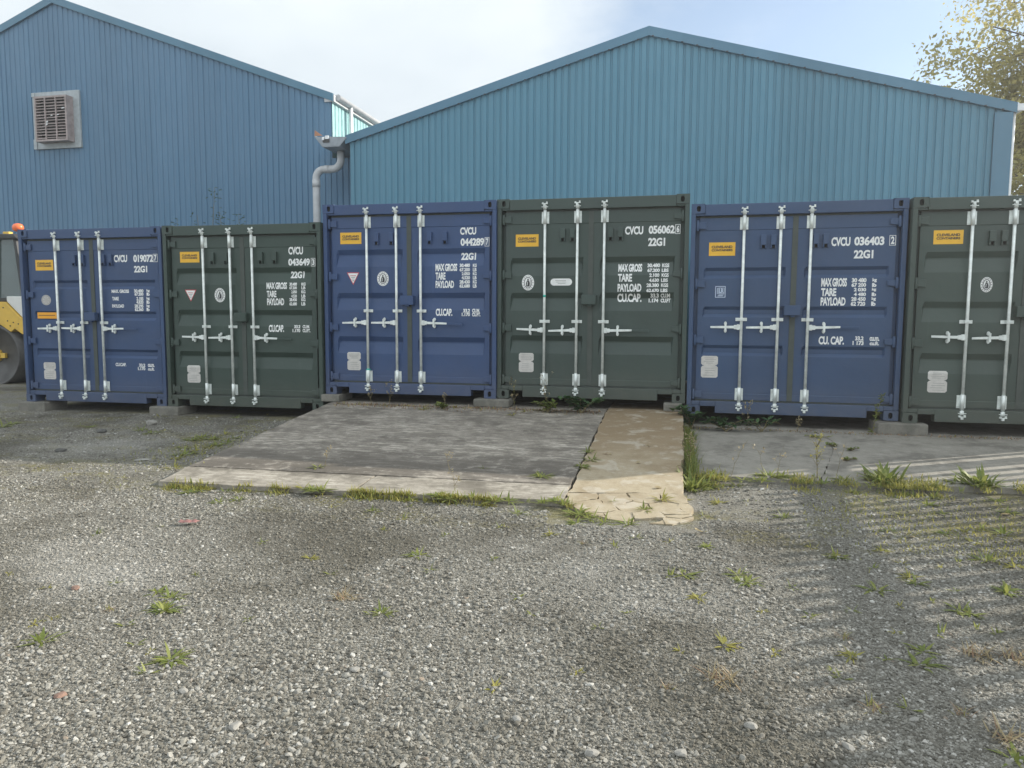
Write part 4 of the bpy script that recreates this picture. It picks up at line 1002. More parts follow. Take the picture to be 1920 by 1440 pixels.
LEFT ="-8.72,8.19,3 -8.63,7.99,3 -7.15,9.13,2 -6.01,9.25,2 -6.35,7.93,3 -6.57,8.04,2 -6.27,8.10,2 -7.42,8.17,2 -7.67,8.25,1 -5.56,7.81,3 -5.54,7.61,3 -5.36,7.71,3 -5.39,8.03,2 -5.08,6.88,3 -5.04,6.69,2 -5.07,7.26,2 -5.09,7.08,2 -4.79,6.30,2 -4.80,6.22,1 -4.97,5.81,1 -5.06,7.42,3 -5.12,7.83,2 -5.20,8.18,1 -5.60,9.08,1 -5.75,9.61,1 -5.86,10.07,1 -5.31,7.15,2 -5.06,7.58,2 -4.90,6.95,1"

HOOKS = {1: ((0.93, 1.075), (1.43, 1.555)), 2: ((0.763, 0.975), (1.516, 1.729)), 3: ((0.763, 0.975), (1.516, 1.729)),
         4: ((0.86, 0.985), (1.47, 1.595)), 5: ((0.86, 0.975), (1.455, 1.565)), 6: ((0.845, 0.968), (1.47, 1.59))}
SPECS = [
    (1, BLUES[0], 'navy blue container numbered 019072 beside the yellow road roller', (1.835, 1.375, 0.815), 'shallow', 1.118, 1.206),
    (2, GREENS[0], 'dark green container numbered 043649, the lower one next to the concrete ramp', (1.99, 1.40, 0.805), 'deep', 1.008, 1.160),
    (3, BLUES[1], 'blue container numbered 044289 set at the top of the ramp', (1.985, 1.40, 0.805), 'deep', 0.996, 1.155),
    (4, GREENS[1], 'dark green container numbered 056062 with a white pill shaped plate on its door', (1.842, 1.39, 0.832), 'deep', 0.905, 1.017),
    (5, BLUES[2], 'blue container numbered 036403 with a small square LR mark', (1.820, 1.345, 0.868), 'shallow', 1.092, 1.186),
    (6, GREENS[2], 'green container with no number in view, beside blue container 036403', (1.978, 1.41, 0.815), 'deep', 1.003, 1.180),
]
boxes = {}
for idx, body, label, ribs, style, hz, gz in SPECS:
    boxes[idx] = make_container(idx, body, label, ribs, style, hz, gz, HOOKS[idx], MARKS[idx])
# bits of teal tape on two locking bars
for idx, z in ((3, 0.352), (4, 1.345)):
    bar = [c for c in boxes[idx][0].children if c.name.startswith('locking_bar')][0]
    k = MB(); k.tube([(0.628, DY - 0.040, z - 0.014), (0.628, DY - 0.040, z + 0.014)], 0.0185, 12)
    if idx == 3: k.box(0.60, DY - 0.044, z - 0.008, 0.665, DY - 0.040, z + 0.008)
    k.build('tape_wrap', M['teal_tape'], bar)

# concrete blocks the containers stand on
for x0, x1, y0, zt, label in (
        (-9.78, -9.30, 9.33, 0.170, 'grey concrete block under the navy container beside the road roller'),
        (-7.46, -6.98, 9.30, 0.171, 'grey concrete block under the joint of containers 019072 and 043649'),
        (-4.80, -4.53, 9.42, 0.410, 'small concrete block at the ramp corner under container 044289'),
        (-2.60, -2.12, 9.38, 0.4105, 'flat concrete block under the joint of containers 044289 and 056062'),
        (-0.14, 0.09, 9.44, 0.419, 'short concrete block at the path end under container 056062'),
        (2.32, 2.86, 9.30, 0.2795, 'large weathered concrete block between containers at the apron')):
    zb = surf((x0 + x1) / 2, y0 + 0.1) - 0.012
    if x0 > -5 and x1 < -2: zb = 0.309
    if -0.2 < x0 < 0: zb = 0.3195
    k = MB(); n = 6
    dx = 0.012
    k.box(x0, y0, zb - 0.02 if x0 < -6 else zb, x1, y0 + 0.44, zt)
    o = k.build('concrete_block', M['block'], None, bevel=0.012)
    tag(o, label, 'block', 'concrete blocks under the containers')

# ------------------------------------------------------------------ road roller at the left edge
M['roller_yellow'] = plain('roller_yellow_paint', (0.66, 0.42, 0.06), 0.45, 0, 0.12, 4)
M['roller_white'] = plain('roller_white_panel', (0.66, 0.66, 0.63), 0.45, 0, 0.06, 4)
M['drum'] = plain('worn_drum_steel', (0.085, 0.083, 0.080), 0.55, 0.2, 0.3, 5)
M['roller_dark'] = plain('roller_dark_frame', (0.028, 0.03, 0.032), 0.55)
M['beacon'] = plain('orange_beacon_lens', (0.80, 0.16, 0.05), 0.25)
gl = NT('cab_glass', 0.06); gl.color((0.18, 0.24, 0.24)); gl.p.inputs['Transmission Weight'].default_value = 0.55; gl.p.inputs['Specular IOR Level'].default_value = 0.8
ROL = (-13.9, 13.2, 0.05)
rol = empty('road_roller', ROL)
tag(rol, 'yellow and white road roller with a glass cab and orange beacon, cut by the frame', 'road roller')
off = (13.9, -13.2, -0.05)
def rp(mb, name, mats, parent=rol, bevel=0.0): return mb.build(name, mats, parent, off if parent is rol else (0, 0, 0), bevel=bevel)
mb = MB(); side = [(-16.9, 1.74), (-13.41, 1.75), (-13.05, 1.43), (-11.9, 1.40), (-11.9, 1.10), (-13.03, 1.09), (-13.20, 1.20), (-13.30, 1.13), (-13.57, 1.29), (-13.85, 1.33), (-14.25, 1.24), (-14.5, 0.95), (-15.1, 0.90), (-15.4, 1.24), (-15.9, 1.33), (-16.9, 1.20)]
mb.prism(side, 'y', 12.62, 13.80); body_ = rp(mb, 'body', M['roller_yellow'], bevel=0.015)
mb = MB()
for x, z in ((-13.36, 1.36), (-13.22, 1.33), (-13.10, 1.30), (-13.45, 1.63), (-13.75, 1.60), (-14.0, 1.42), (-13.30, 1.26)): mb.tube([(x, 12.608, z), (x, 12.619, z)], 0.013, 8)
rp(mb, 'bolt_heads', M['roller_dark'], body_)
mb = MB(); mb.prism([(-13.395, 1.755), (-13.04, 1.436), (-11.92, 1.405), (-11.92, 1.80), (-12.3, 1.86), (-13.395, 1.86)], 'y', 12.65, 13.77); rp(mb, 'engine_hood', M['roller_white'], bevel=0.015)
mb = MB(); mb.box(-13.02, 12.80, 0.42, -11.95, 13.65, 1.095); mb.box(-15.10, 12.80, 0.45, -14.48, 13.65, 0.94); rp(mb, 'chassis', M['roller_dark'])
for xd in (-13.72, -15.75):
    mb = MB(); R_ = 0.625
    n = 40
    for (ra_, ya), (rb, yb_) in (((R_, 12.60), (R_, 13.80)), ((R_ - 0.045, 12.60), (R_, 12.60)), ((R_ - 0.045, 12.66), (R_ - 0.045, 12.60)), ((0.12, 12.68), (R_ - 0.045, 12.66)), ((R_, 13.80), (0.02, 13.80))):
        for q in range(n):
            a, b = 2*PI*q/n, 2*PI*(q+1)/n
            P = lambda r, y, t: (xd + r*math.cos(t), y, 0.65 + r*math.sin(t))
            mb.face([P(ra_, ya, a), P(ra_, ya, b), P(rb, yb_, b), P(rb, yb_, a)], 0, True)
    dr = rp(mb, 'drum', M['drum'])
    mb = MB(); mb.tube([(xd, 12.585, 0.65), (xd, 12.70, 0.65)], [0.12, 0.15], 8)
    mb.box(xd - 0.26, 12.60, 0.60, xd - 0.155, 12.66, 0.70); mb.box(xd + 0.155, 12.60, 0.60, xd + 0.26, 12.66, 0.70); mb.box(xd - 0.05, 12.60, 0.805, xd + 0.05, 12.66, 0.90)
    rp(mb, 'hub', M['roller_yellow'], dr)
# cab: dark posts and rails round glass panes
cx0, cx1, cy0, cy1, cz0, cz1 = -14.75, -13.0, 12.72, 13.70, 1.765, 3.02
mb = MB()
for x in (cx0, cx1 - 0.09):
    for y in (cy0, cy1 - 0.09): mb.prism([(x, cz0), (x + 0.09, cz0), (x + 0.07 - (0.14 if x > -14 else -0.10), cz1), (x - 0.0 - (0.14 if x > -14 else -0.10), cz1)], 'y', y, y + 0.09)
mb.box(cx0, cy0, cz0 - 0.01, cx1, cy1, cz0 + 0.07)
mb.prism([(-13.72, cz0 + 0.07), (-13.66, cz0 + 0.07), (-13.57, cz1), (-13.63, cz1)], 'y', cy0 - 0.005, cy0 + 0.05)
mb.box(cx0 + 0.3, cy0 + 0.25, cz0 + 0.05, cx0 + 0.85, cy1 - 0.25, cz0 + 0.5); mb.box(cx0 + 0.3, cy0 + 0.25, cz0 + 0.5, cx0 + 0.45, cy1 - 0.25, cz0 + 1.0)
rp(mb, 'cab_frame', M['roller_dark'], bevel=0.008)
mb = MB()
mb.prism([(cx0 + 0.08, cz0 + 0.07), (cx1 - 0.06, cz0 + 0.07), (cx1 - 0.20, cz1), (cx0 + 0.14, cz1)], 'y', cy0 + 0.03, cy0 + 0.036)
mb.prism([(cx0 + 0.08, cz0 + 0.07), (cx1 - 0.06, cz0 + 0.07), (cx1 - 0.20, cz1), (cx0 + 0.14, cz1)], 'y', cy1 - 0.036, cy1 - 0.03)
mb.prism([(cx1 - 0.055, cz0 + 0.07), (cx1 - 0.05, cz0 + 0.07), (cx1 - 0.19, cz1), (cx1 - 0.195, cz1)], 'y', cy0 + 0.09, cy1 - 0.09)
rp(mb, 'cab_glass', gl.mat)
mb = MB(); mb.prism([(cx0 - 0.05, cz1), (cx1 - 0.06, cz1), (cx1 - 0.16, cz1 + 0.10), (cx0 + 0.05, cz1 + 0.12)], 'y', cy0 - 0.06, cy1 + 0.06); rp(mb, 'cab_roof', M['roller_dark'], bevel=0.02)
mb = MB(); mb.box(-13.45, 12.70, cz1 + 0.06, -13.30, 12.80, cz1 + 0.15); rp(mb, 'work_light', M['roller_yellow'], bevel=0.01)
mb = MB(); mb.tube([(-13.27, 12.9, cz1 + 0.08), (-13.27, 12.9, cz1 + 0.17)], 0.02, 8); bm_ = rp(mb, 'beacon_stalk', M['roller_dark'])
mb = MB(); mb.tube([(-13.27, 12.9, cz1 + 0.17), (-13.27, 12.9, cz1 + 0.20), (-13.27, 12.9, cz1 + 0.27), (-13.27, 12.9, cz1 + 0.32), (-13.27, 12.9, cz1 + 0.335)], [0.055, 0.10, 0.105, 0.075, 0.02], 16); rp(mb, 'beacon', M['beacon'], bm_)

# ------------------------------------------------------------------ slatted fence along the right of the yard (its shadow crosses the gravel)
M['fence_steel'] = plain('galvanised_fence_steel', (0.42, 0.43, 0.42), 0.5, 0.3)
fl = lambda y: 5.33 + 0.078 * (y - 7.0)
fen = empty('palisade_fence', (fl(8.0), 8.0, 0))
tag(fen, 'tall galvanised slatted fence that casts the striped shadows over the yard', 'fence')
fo = (-fl(8.0), -8.0, 0)
y = 3.5; random.seed(21)
while y < 15.5:
    x = fl(y); h = 2.32 + random.uniform(-0.015, 0.015)
    k = MB(); k.prism([(y - 0.041, 0.04), (y + 0.041, 0.04), (y + 0.041, h - 0.08), (y, h), (y - 0.041, h - 0.08)], 'x', x, x + 0.012)
    k.build('pale', M['fence_steel'], fen, fo)
    y += 0.19
for z in (0.45, 2.0):
    k = MB(); a, b = (fl(3.4) + 0.02, 3.4), (fl(15.5) + 0.02, 15.5)
    k.raw([(a[0], a[1], z), (a[0] + 0.05, a[1], z), (b[0] + 0.05, b[1], z), (b[0], b[1], z), (a[0], a[1], z + 0.17), (a[0] + 0.05, a[1], z + 0.17), (b[0] + 0.05, b[1], z + 0.17), (b[0], b[1], z + 0.17)],
          [(0,1,2,3), (7,6,5,4), (0,4,5,1), (1,5,6,2), (2,6,7,3), (3,7,4,0)])
    k.build('rail', M['fence_steel'], fen, fo)
for y in (3.8, 6.6, 9.4, 12.2, 15.2):
    k = MB(); k.box(fl(y) + 0.075, y - 0.05, -0.1, fl(y) + 0.175, y + 0.05, 2.15); k.build('post', M['fence_steel'], fen, fo)

# ------------------------------------------------------------------ plants
def leafmat(name, c1, c2, trans=0.35, rough=0.55):
    t = NT(name, rough, spec=0.3)
    geo = t.n.new('ShaderNodeNewGeometry')
    col = t.ramp(geo.outputs['Random Per Island'], [(0.0, c1), (1.0, c2)])
    t.color(col)
    tr = t.n.new('ShaderNodeBsdfTranslucent'); t.l.new(t.mix(0.5, col, tuple(min(1, x * 1.6) for x in c2)), tr.inputs['Color'])
    mx = t.n.new('ShaderNodeMixShader'); mx.inputs[0].default_value = trans
    t.l.new(t.p.outputs[0], mx.inputs[1]); t.l.new(tr.outputs[0], mx.inputs[2])
    t.l.new(mx.outputs[0], t.n['Material Output'].inputs['Surface'])
    return t.mat
M['grass'] = leafmat('grass_blades', (0.09, 0.14, 0.03), (0.20, 0.225, 0.06))
M['weed'] = leafmat('weed_leaves', (0.12, 0.165, 0.038), (0.25, 0.265, 0.075))
M['moss_tuft'] = leafmat('yellowed_weed', (0.21, 0.215, 0.05), (0.33, 0.30, 0.085))
M['dead'] = leafmat('dead_red_brown_weed', (0.19, 0.115, 0.075), (0.30, 0.22, 0.13), 0.15)
M['dry'] = leafmat('dry_straw_grass', (0.25, 0.205, 0.12), (0.40, 0.335, 0.20), 0.3)
M['bramble'] = leafmat('dark_bramble_leaves', (0.025, 0.065, 0.025), (0.06, 0.115, 0.04), 0.25)
M['stem'] = plain('plant_stem', (0.16, 0.13, 0.06), 0.8)
M['bark'] = plain('tree_bark', (0.10, 0.08, 0.06), 0.9, 0, 0.3, 6)
M['tree_leaf'] = leafmat('autumn_tree_leaves', (0.21, 0.21, 0.07), (0.42, 0.36, 0.12), 0.42)

def blade(mb, p, ang, length, lean, width, m=0, droop=0.5, segs=3):
    """a tapered blade that starts at p, leans out along ang and bends over"""
    dx, dy = math.cos(ang), math.sin(ang); sxn, syn = -dy, dx
    L, R = [], []; x, y, z = p; th = lean
    for i in range(segs + 1):
        w = width * (1 - (i / segs) ** 1.6) * (0.75 + 0.5 * math.sin(PI * i / segs)) * 0.5
        L.append((x + sxn * w, y + syn * w, z)); R.append((x - sxn * w, y - syn * w, z))
        s = length / segs
        x += dx * math.sin(th) * s; y += dy * math.sin(th) * s; z += math.cos(th) * s; th += droop / segs
    vs = L + R; n = segs + 1
    mb.raw(vs, [(i, n + i, n + i + 1, i + 1) for i in range(segs)], m, True)
def weed_mesh(kind, seed):
    r = random.Random(seed); mb = MB()
    if kind in (1, 2, 3):                                                  # low rosette with a few upright blades
        n = {1: 9, 2: 16, 3: 30}[kind]; s = {1: 0.045, 2: 0.075, 3: 0.10}[kind]
        for i in range(n):
            a = r.uniform(0, 2*PI); rr = r.uniform(0, s * 0.45)
            up = r.random() < (0.16 if kind < 3 else 0.05)
            blade(mb, (rr*math.cos(a), rr*math.sin(a)*0.8, -0.004), a + r.uniform(-.4, .4), s * r.uniform(0.5, 1.1), r.uniform(0.3, 0.7) if up else r.uniform(1.15, 1.5), s * r.uniform(0.10, 0.22), 0, r.uniform(0.2, 0.7))
    elif kind == 4:                                                        # big dock or dandelion clump
        for i in range(80):
            a = r.uniform(0, 2*PI); rr = r.uniform(0, 0.13)
            blade(mb, (rr*math.cos(a), rr*math.sin(a), -0.004), a + r.uniform(-.7, .7), r.uniform(0.06, 0.19), r.uniform(0.35, 1.25), r.uniform(0.014, 0.034), 0 if r.random() < 0.6 else 1, r.uniform(0.3, 1.2), 4)
    else:                                                                  # dead or straw coloured low tufts
        n, s = (30, 0.06) if kind == 5 else (60, 0.10)
        for i in range(n):
            a = r.uniform(0, 2*PI); rr = r.uniform(0, s * 0.6)
            blade(mb, (rr*math.cos(a), rr*math.sin(a), -0.003), r.uniform(0, 2*PI), s * r.uniform(0.4, 0.9), r.uniform(0.7, 1.45), s * r.uniform(0.02, 0.06), 0 if r.random() < 0.7 else 1, r.uniform(0, 0.6))
    return mb
KN = {1: ('weed_seedling', 'weed', ['weed']), 2: ('weed', 'weed', ['weed']), 3: ('weed', 'weed', ['weed']), 4: ('dock_plant', 'weed', ['grass', 'weed']), 5: ('dead_weed', 'dead weed', ['dead', 'moss_tuft']), 6: ('dry_weed', 'dead weed', ['dry', 'dead'])}
protos = {}
for kd in KN:
    for vv in range(3):
        mb = weed_mesh(kd, kd * 17 + vv)
        mats = [M[q] for q in KN[kd][2]]
        if kd == 2 and vv == 2 or kd == 1 and vv == 1: mats = [M['moss_tuft']]
        o = mb.build(KN[kd][0], mats, fix=False)
        protos[(kd, vv)] = o
used = set()
rw = random.Random(77)
LBL = {
 'gravel': {1: 'tiny green weed sprouting from the open gravel', 2: 'small green weed rosette growing in the open gravel', 3: 'larger bright green weed spread over the open gravel', 5: 'withered red brown weed flat on the gravel', 6: 'straw coloured dry weed clump on the gravel'},
 'edge': {1: 'tiny weed at the front edge of the concrete slabs', 2: 'small grassy weed along the front edge of the concrete slabs', 3: 'thick grassy weed along the front edge of the concrete slabs', 4: 'big leafy dock plant at the front edge of the concrete apron'},
 'ramp': {1: 'tiny weed in a joint of the concrete ramp', 2: 'small weed growing from the concrete ramp', 3: 'dense green weed growing at the edge between ramp and path', 5: 'withered brown weed lying on the tan path'},
 'left': {1: 'tiny weed in the shaded gravel left of the ramp', 2: 'small weed in the shaded gravel left of the ramp', 3: 'grassy weed in the shaded gravel left of the ramp'}}
def plant_weed(x, y, kd, where, scale=1.0):
    vv = rw.randrange(3); o = protos[(kd, vv)]
    if (kd, vv) in used:
        o = o.copy(); COL.objects.link(o)
    used.add((kd, vv))
    o.location = (x, y, surf(x, y) + (0.004 if where != 'gravel' else 0.006)); o.rotation_euler = (0, 0, rw.uniform(0, 2*PI))
    s = scale * rw.uniform(0.85, 1.3); o.scale = (s, s, s * rw.uniform(0.8, 1.15))
    lab = LBL[where][kd]
    tag(o, lab, KN[kd][1], lab.replace('weed', 'weeds', 1) if 'weed' in lab else lab + ' group')
def each(s):
    for t in s.split():
        a, b, c = t.split(','); yield float(a), float(b), int(c)
for x, y, k in each(GRAV): plant_weed(x, y, k, 'gravel', 1.0)
for x, y, k in each(EDGE): plant_weed(x, y, k, 'edge', 1.15)
for x, y, k in each(RAMP):
    if y < 9.3: plant_weed(x, y, k, 'ramp', 1.1)
for x, y, k in each(LEFT): plant_weed(x, y, k, 'left', 1.35)
for kk, o in protos.items():
    if kk not in used: bpy.data.objects.remove(o)

# thick grass fringe between path and apron
def grass_strip(name, n, gen, seed, mats, lo, hi, wid=0.006):
    r = random.Random(seed); mb = MB()
    for i in range(n):
        x, y = gen(r)
        blade(mb, (x, y, surf(x, y) - 0.006), r.uniform(0, 2*PI), lo + (hi - lo) * r.random() ** 1.7, r.uniform(0.02, 0.95), wid * r.uniform(0.7, 1.5), 0 if r.random() < 0.85 else 1, r.uniform(0.2, 1.2))
    return mb.build(name, mats, fix=False)
tag(grass_strip('grass', 1500, lambda r: (0.125 + abs(r.gauss(0, 0.045)), r.uniform(6.7, 8.9)), 4, [M['grass'], M['moss_tuft']], 0.06, 0.20), 'dense green grass fringe along the right side of the tan path', 'grass', kind='stuff')
def edge_pt(r):
    while True:
        if r.random() < 0.42:
            x = r.uniform(-4.3, -0.75); y = 5.60 + 0.07 * (x + 4.4) / 3.6 - abs(r.gauss(0, 0.055))
        else:
            x = r.uniform(0.12, 3.1); y = 6.92 + 0.03 * x + r.gauss(-0.09, 0.12)
        if math.sin(x * 7.1) + math.sin(x * 17.3 + 1.0) + math.sin(x * 3.1 + 2.0) > r.uniform(-0.9, 2.3): return x, y
tag(grass_strip('grass', 6500, edge_pt, 5, [M['moss_tuft'], M['grass']], 0.012, 0.085, 0.007), 'short yellow green grass along the slab fronts', 'grass', kind='stuff')
tag(grass_strip('plant_litter', 1500, lambda r: (r.uniform(-4.5, -0.9), 9.27 - abs(r.gauss(0, 0.07)) * (1 + math.sin(r.uniform(0, 6)))), 8, [M['dead'], M['moss_tuft']], 0.015, 0.06, 0.010), 'dry plant litter and moss along the top edge of the ramp', 'litter', kind='stuff')
tag(grass_strip('plant_litter', 900, lambda r: (r.uniform(0.2, 4.2), 9.33 - abs(r.gauss(0, 0.06))), 9, [M['dead'], M['moss_tuft']], 0.012, 0.045, 0.010), 'dry plant litter along the foot of the containers on the apron', 'litter', kind='stuff')
def mossy_pt(r):
    q = r.random()
    if q < 0.5: return r.gauss(1.9, 0.55), r.gauss(5.9, 0.45)
    if q < 0.7: return r.gauss(2.25, 0.35), r.gauss(5.15, 0.10)
    return r.gauss(-5.15, 0.3), r.gauss(7.3, 0.7)
tag(grass_strip('grass', 5200, mossy_pt, 6, [M['moss_tuft'], M['grass']], 0.012, 0.05, 0.006), 'thin patchy grass spreading through the gravel', 'grass', kind='stuff')

def leaf(mb, c, ang, tilt, L, Wd, m=0):
    """a folded oval leaf"""
    dx, dy = math.cos(ang), math.sin(ang); ct, st = math.cos(tilt), math.sin(tilt)
    pts = []
    P = lambda u, v, h: (c[0] + dx*ct*u - dy*v, c[1] + dy*ct*u + dx*v, c[2] + st*u + h)
    mid = [P(L*t, 0, -0.10*L*math.sin(PI*t)*0) for t in (0, .35, .7, 1)]
    lft = [P(L*.3, Wd*.5, .12*L), P(L*.7, Wd*.4, .10*L)]; rgt = [P(L*.3, -Wd*.5, .12*L), P(L*.7, -Wd*.4, .10*L)]
    mb.raw([*mid, *lft, *rgt], [(0, 1, 4), (1, 2, 5, 4), (2, 3, 5), (0, 6, 1), (1, 6, 7, 2), (2, 7, 3)], m, True)
def leafy(name, label, cat, base, n_st, spread, height, lf, nl, mats, seed, arch=0.6, group=None):
    """a plant of several arching stems with leaves along them"""
    r = random.Random(seed)
    root = empty(name, base); tag(root, label, cat, group)
    st, lv = MB(), MB()
    for i in range(n_st):
        a = r.uniform(0, 2*PI); reach = spread * r.uniform(0.3, 1.0); h = height * r.uniform(0.55, 1.0)
        pts = []
        for k in range(6):
            t = k / 5; pts.append((math.cos(a)*reach*t + r.gauss(0, .01), math.sin(a)*reach*t*0.35 + r.gauss(0, .01), h * math.sin(min(1, t) * (PI*0.5 + arch*0.9)) / max(0.4, math.sin(PI*0.5)) if arch else h * t))
        st.tube(pts, [0.006, 0.0055, 0.005, 0.004, 0.003, 0.0015], 5)
        for q in range(nl):
            t = r.uniform(0.15, 1.0) * 4.99; k = int(t); f = t - k
            p = [pts[k][j] * (1 - f) + pts[k + 1][j] * f for j in range(3)]
            leaf(lv, (p[0], p[1], max(0.01, p[2])), r.uniform(0, 2*PI), r.uniform(-0.3, 0.7), lf * r.uniform(0.6, 1.2), lf * r.uniform(0.45, 0.75))
    st.build('stem', M['stem'], root, fix=False); lv.build('leaves', mats, root, fix=False)
    return root
leafy('bramble', 'dark leafy bramble at the joint of containers 056062 and 036403', 'bramble', (0.20, 9.20, 0.145), 7, 0.30, 0.26, 0.10, 13, [M['bramble']], 31, 0.8, 'brambles creeping before container 036403')
leafy('bramble', 'dark low bramble trailing before the open fork slot of container 036403', 'bramble', (0.60, 9.12, 0.142), 7, 0.34, 0.15, 0.10, 12, [M['bramble']], 32, 0.9, 'brambles creeping before container 036403')
leafy('bramble', 'small dark bramble shoot below the first locking bar of container 036403', 'bramble', (1.02, 9.18, 0.143), 4, 0.24, 0.14, 0.09, 9, [M['bramble']], 33, 0.9, 'brambles creeping before container 036403')
leafy('leafy_weed', 'broad leafy green clump at the top of the ramp before container 056062', 'weed', (-1.14, 9.16, 0.30), 9, 0.28, 0.19, 0.095, 14, [M['bramble'], M['weed']], 34, 0.5)
leafy('leafy_weed', 'scruffy green clump on the ramp top beside the broad leafy clump', 'weed', (-1.56, 9.14, 0.30), 8, 0.20, 0.14, 0.07, 12, [M['grass']], 35, 0.5)
leafy('leafy_weed', 'low green clump at the ramp top before container 044289', 'weed', (-2.93, 9.13, 0.29), 7, 0.16, 0.08, 0.05, 12, [M['grass']], 36, 0.5)
for i, (x, y, lab) in enumerate(((1.60, 8.95, 'dark weed in the apron crack close to container 036403'), (1.70, 8.50, 'dark weed midway along the apron crack'), (1.83, 8.30, 'dark spreading weed at the bend of the apron crack'), (1.66, 7.80, 'dark weed at the sunny end of the apron crack'))):
    leafy('leafy_weed', lab, 'weed', (x, y, surf(x, y)), 5, 0.15, 0.026, 0.040, 6, [M['grass']], 40 + i, 0.4, 'weeds in the crack of the apron')
# tall single stems
def stalk(name, label, base, h, lean, n_leaf, lf, mats, seed, flower=None, branch=0, w=0.004):
    r = random.Random(seed); root = empty(name, base); tag(root, label, 'weed')
    st, lv = MB(), MB()
    pts = [(lean[0] * (t / 6) ** 1.5 + r.gauss(0, .004), lean[1] * (t / 6) ** 1.5, h * t / 6) for t in range(7)]
    st.tube(pts, [w * (1 - 0.11 * t) for t in range(7)], 5)
    for b in range(branch):
        k = r.randint(2, 5); p = pts[k]; a = r.uniform(0, 2*PI); L = h * r.uniform(0.15, 0.4)
        e = (p[0] + math.cos(a) * L * .5, p[1] + math.sin(a) * L * .5, p[2] + L * .8)
        st.tube([p, e], [w * .6, w * .3], 4)
        if flower:
            for q in range(5): leaf(lv, (e[0] + r.gauss(0, .008), e[1] + r.gauss(0, .008), e[2] + r.gauss(0, .012)), r.uniform(0, 6.3), r.uniform(-.2, 1.2), 0.022, 0.014, 1)
    for q in range(n_leaf):
        t = r.uniform(0.05, 0.99) * 5.99; k = int(t); f = t - k
        p = [pts[k][j] * (1 - f) + pts[k + 1][j] * f for j in range(3)]
        leaf(lv, p, r.uniform(0, 2*PI), r.uniform(0.0, 0.9), lf * r.uniform(0.6, 1.2), lf * 0.3)
    st.build('stem', M['stem'], root, fix=False)
    if lv.v: lv.build('leaves', mats, root, fix=False)
    return root
stalk('tall_weed', 'tall leaning green weed before the right door of container 036403', (2.24, 9.22, 0.145), 0.47, (0.10, 0.02), 60, 0.062, [M['weed']], 51)
stalk('flowering_weed', 'yellow green flowering stalk at the sunny edge of the apron', (1.27, 7.03, 0.058), 0.34, (-0.02, 0), 26, 0.03, [M['moss_tuft'], M['moss_tuft']], 52, True, 14)
stalk('flowering_weed', 'dry buff flower stalk in the grass beside the path', (0.155, 7.25, 0.06), 0.30, (0.0, 0), 14, 0.03, [M['dry'], M['dry']], 53, True, 12)
for i, (x, y, h, lx, lab) in enumerate(((0.52, 6.95, 0.34, 0.13, 'bare straw stalk leaning over the apron near the path'), (0.80, 6.98, 0.24, -0.05, 'thin reddish grass stalk at the apron edge, shortest of three'), (0.92, 6.98, 0.30, 0.05, 'thin reddish grass stalk just right of the shortest one'), (1.46, 7.15, 0.31, 0.06, 'bare straw stalk behind the yellow flowering weed'), (-1.70, 5.63, 0.27, -0.07, 'single dry stalk leaning over the front of the ramp'), (-1.97, 6.3, 0.2, -0.03, 'dry stalk standing in the middle of the ramp'), (-3.20, 6.33, 0.16, 0.05, 'dry twig beside the weed on the left half of the ramp'))):
    stalk('grass_stalk', lab, (x, y, surf(x, y)), h, (lx, 0), 3, 0.03, [M['dry'], M['dry']], 60 + i, True, 3, 0.0022)
for i, (x, y, h, lab) in enumerate(((-1.60, 9.26, 0.42, 'dead twiggy plant before the first locking bar of container 056062'), (-2.02, 9.26, 0.36, 'slender green plant before the left fork slot of container 056062'), (-3.98, 9.24, 0.24, 'dry twiggy plant before the left end of container 044289'), (-3.72, 9.24, 0.30, 'dry twiggy plant below the first locking bar of container 044289'), (-2.95, 9.27, 0.16, 'short twiggy plant below the last locking bar of container 044289'), (1.42, 9.22, 0.16, 'dead tuft at the foot of container 036403 by the crack'), (0.86, 9.26, 0.30, 'thin dead plant between the brambles'))):
    stalk('twiggy_plant', lab, (x, y, surf(x, y) if y < 9.29 else 0.31), h, (random.uniform(-.05, .05), 0), 22 if 'green' in lab else 10, 0.03, [M['grass'] if 'green' in lab else M['dry'], M['dry']], 80 + i, True, 9, 0.0028)
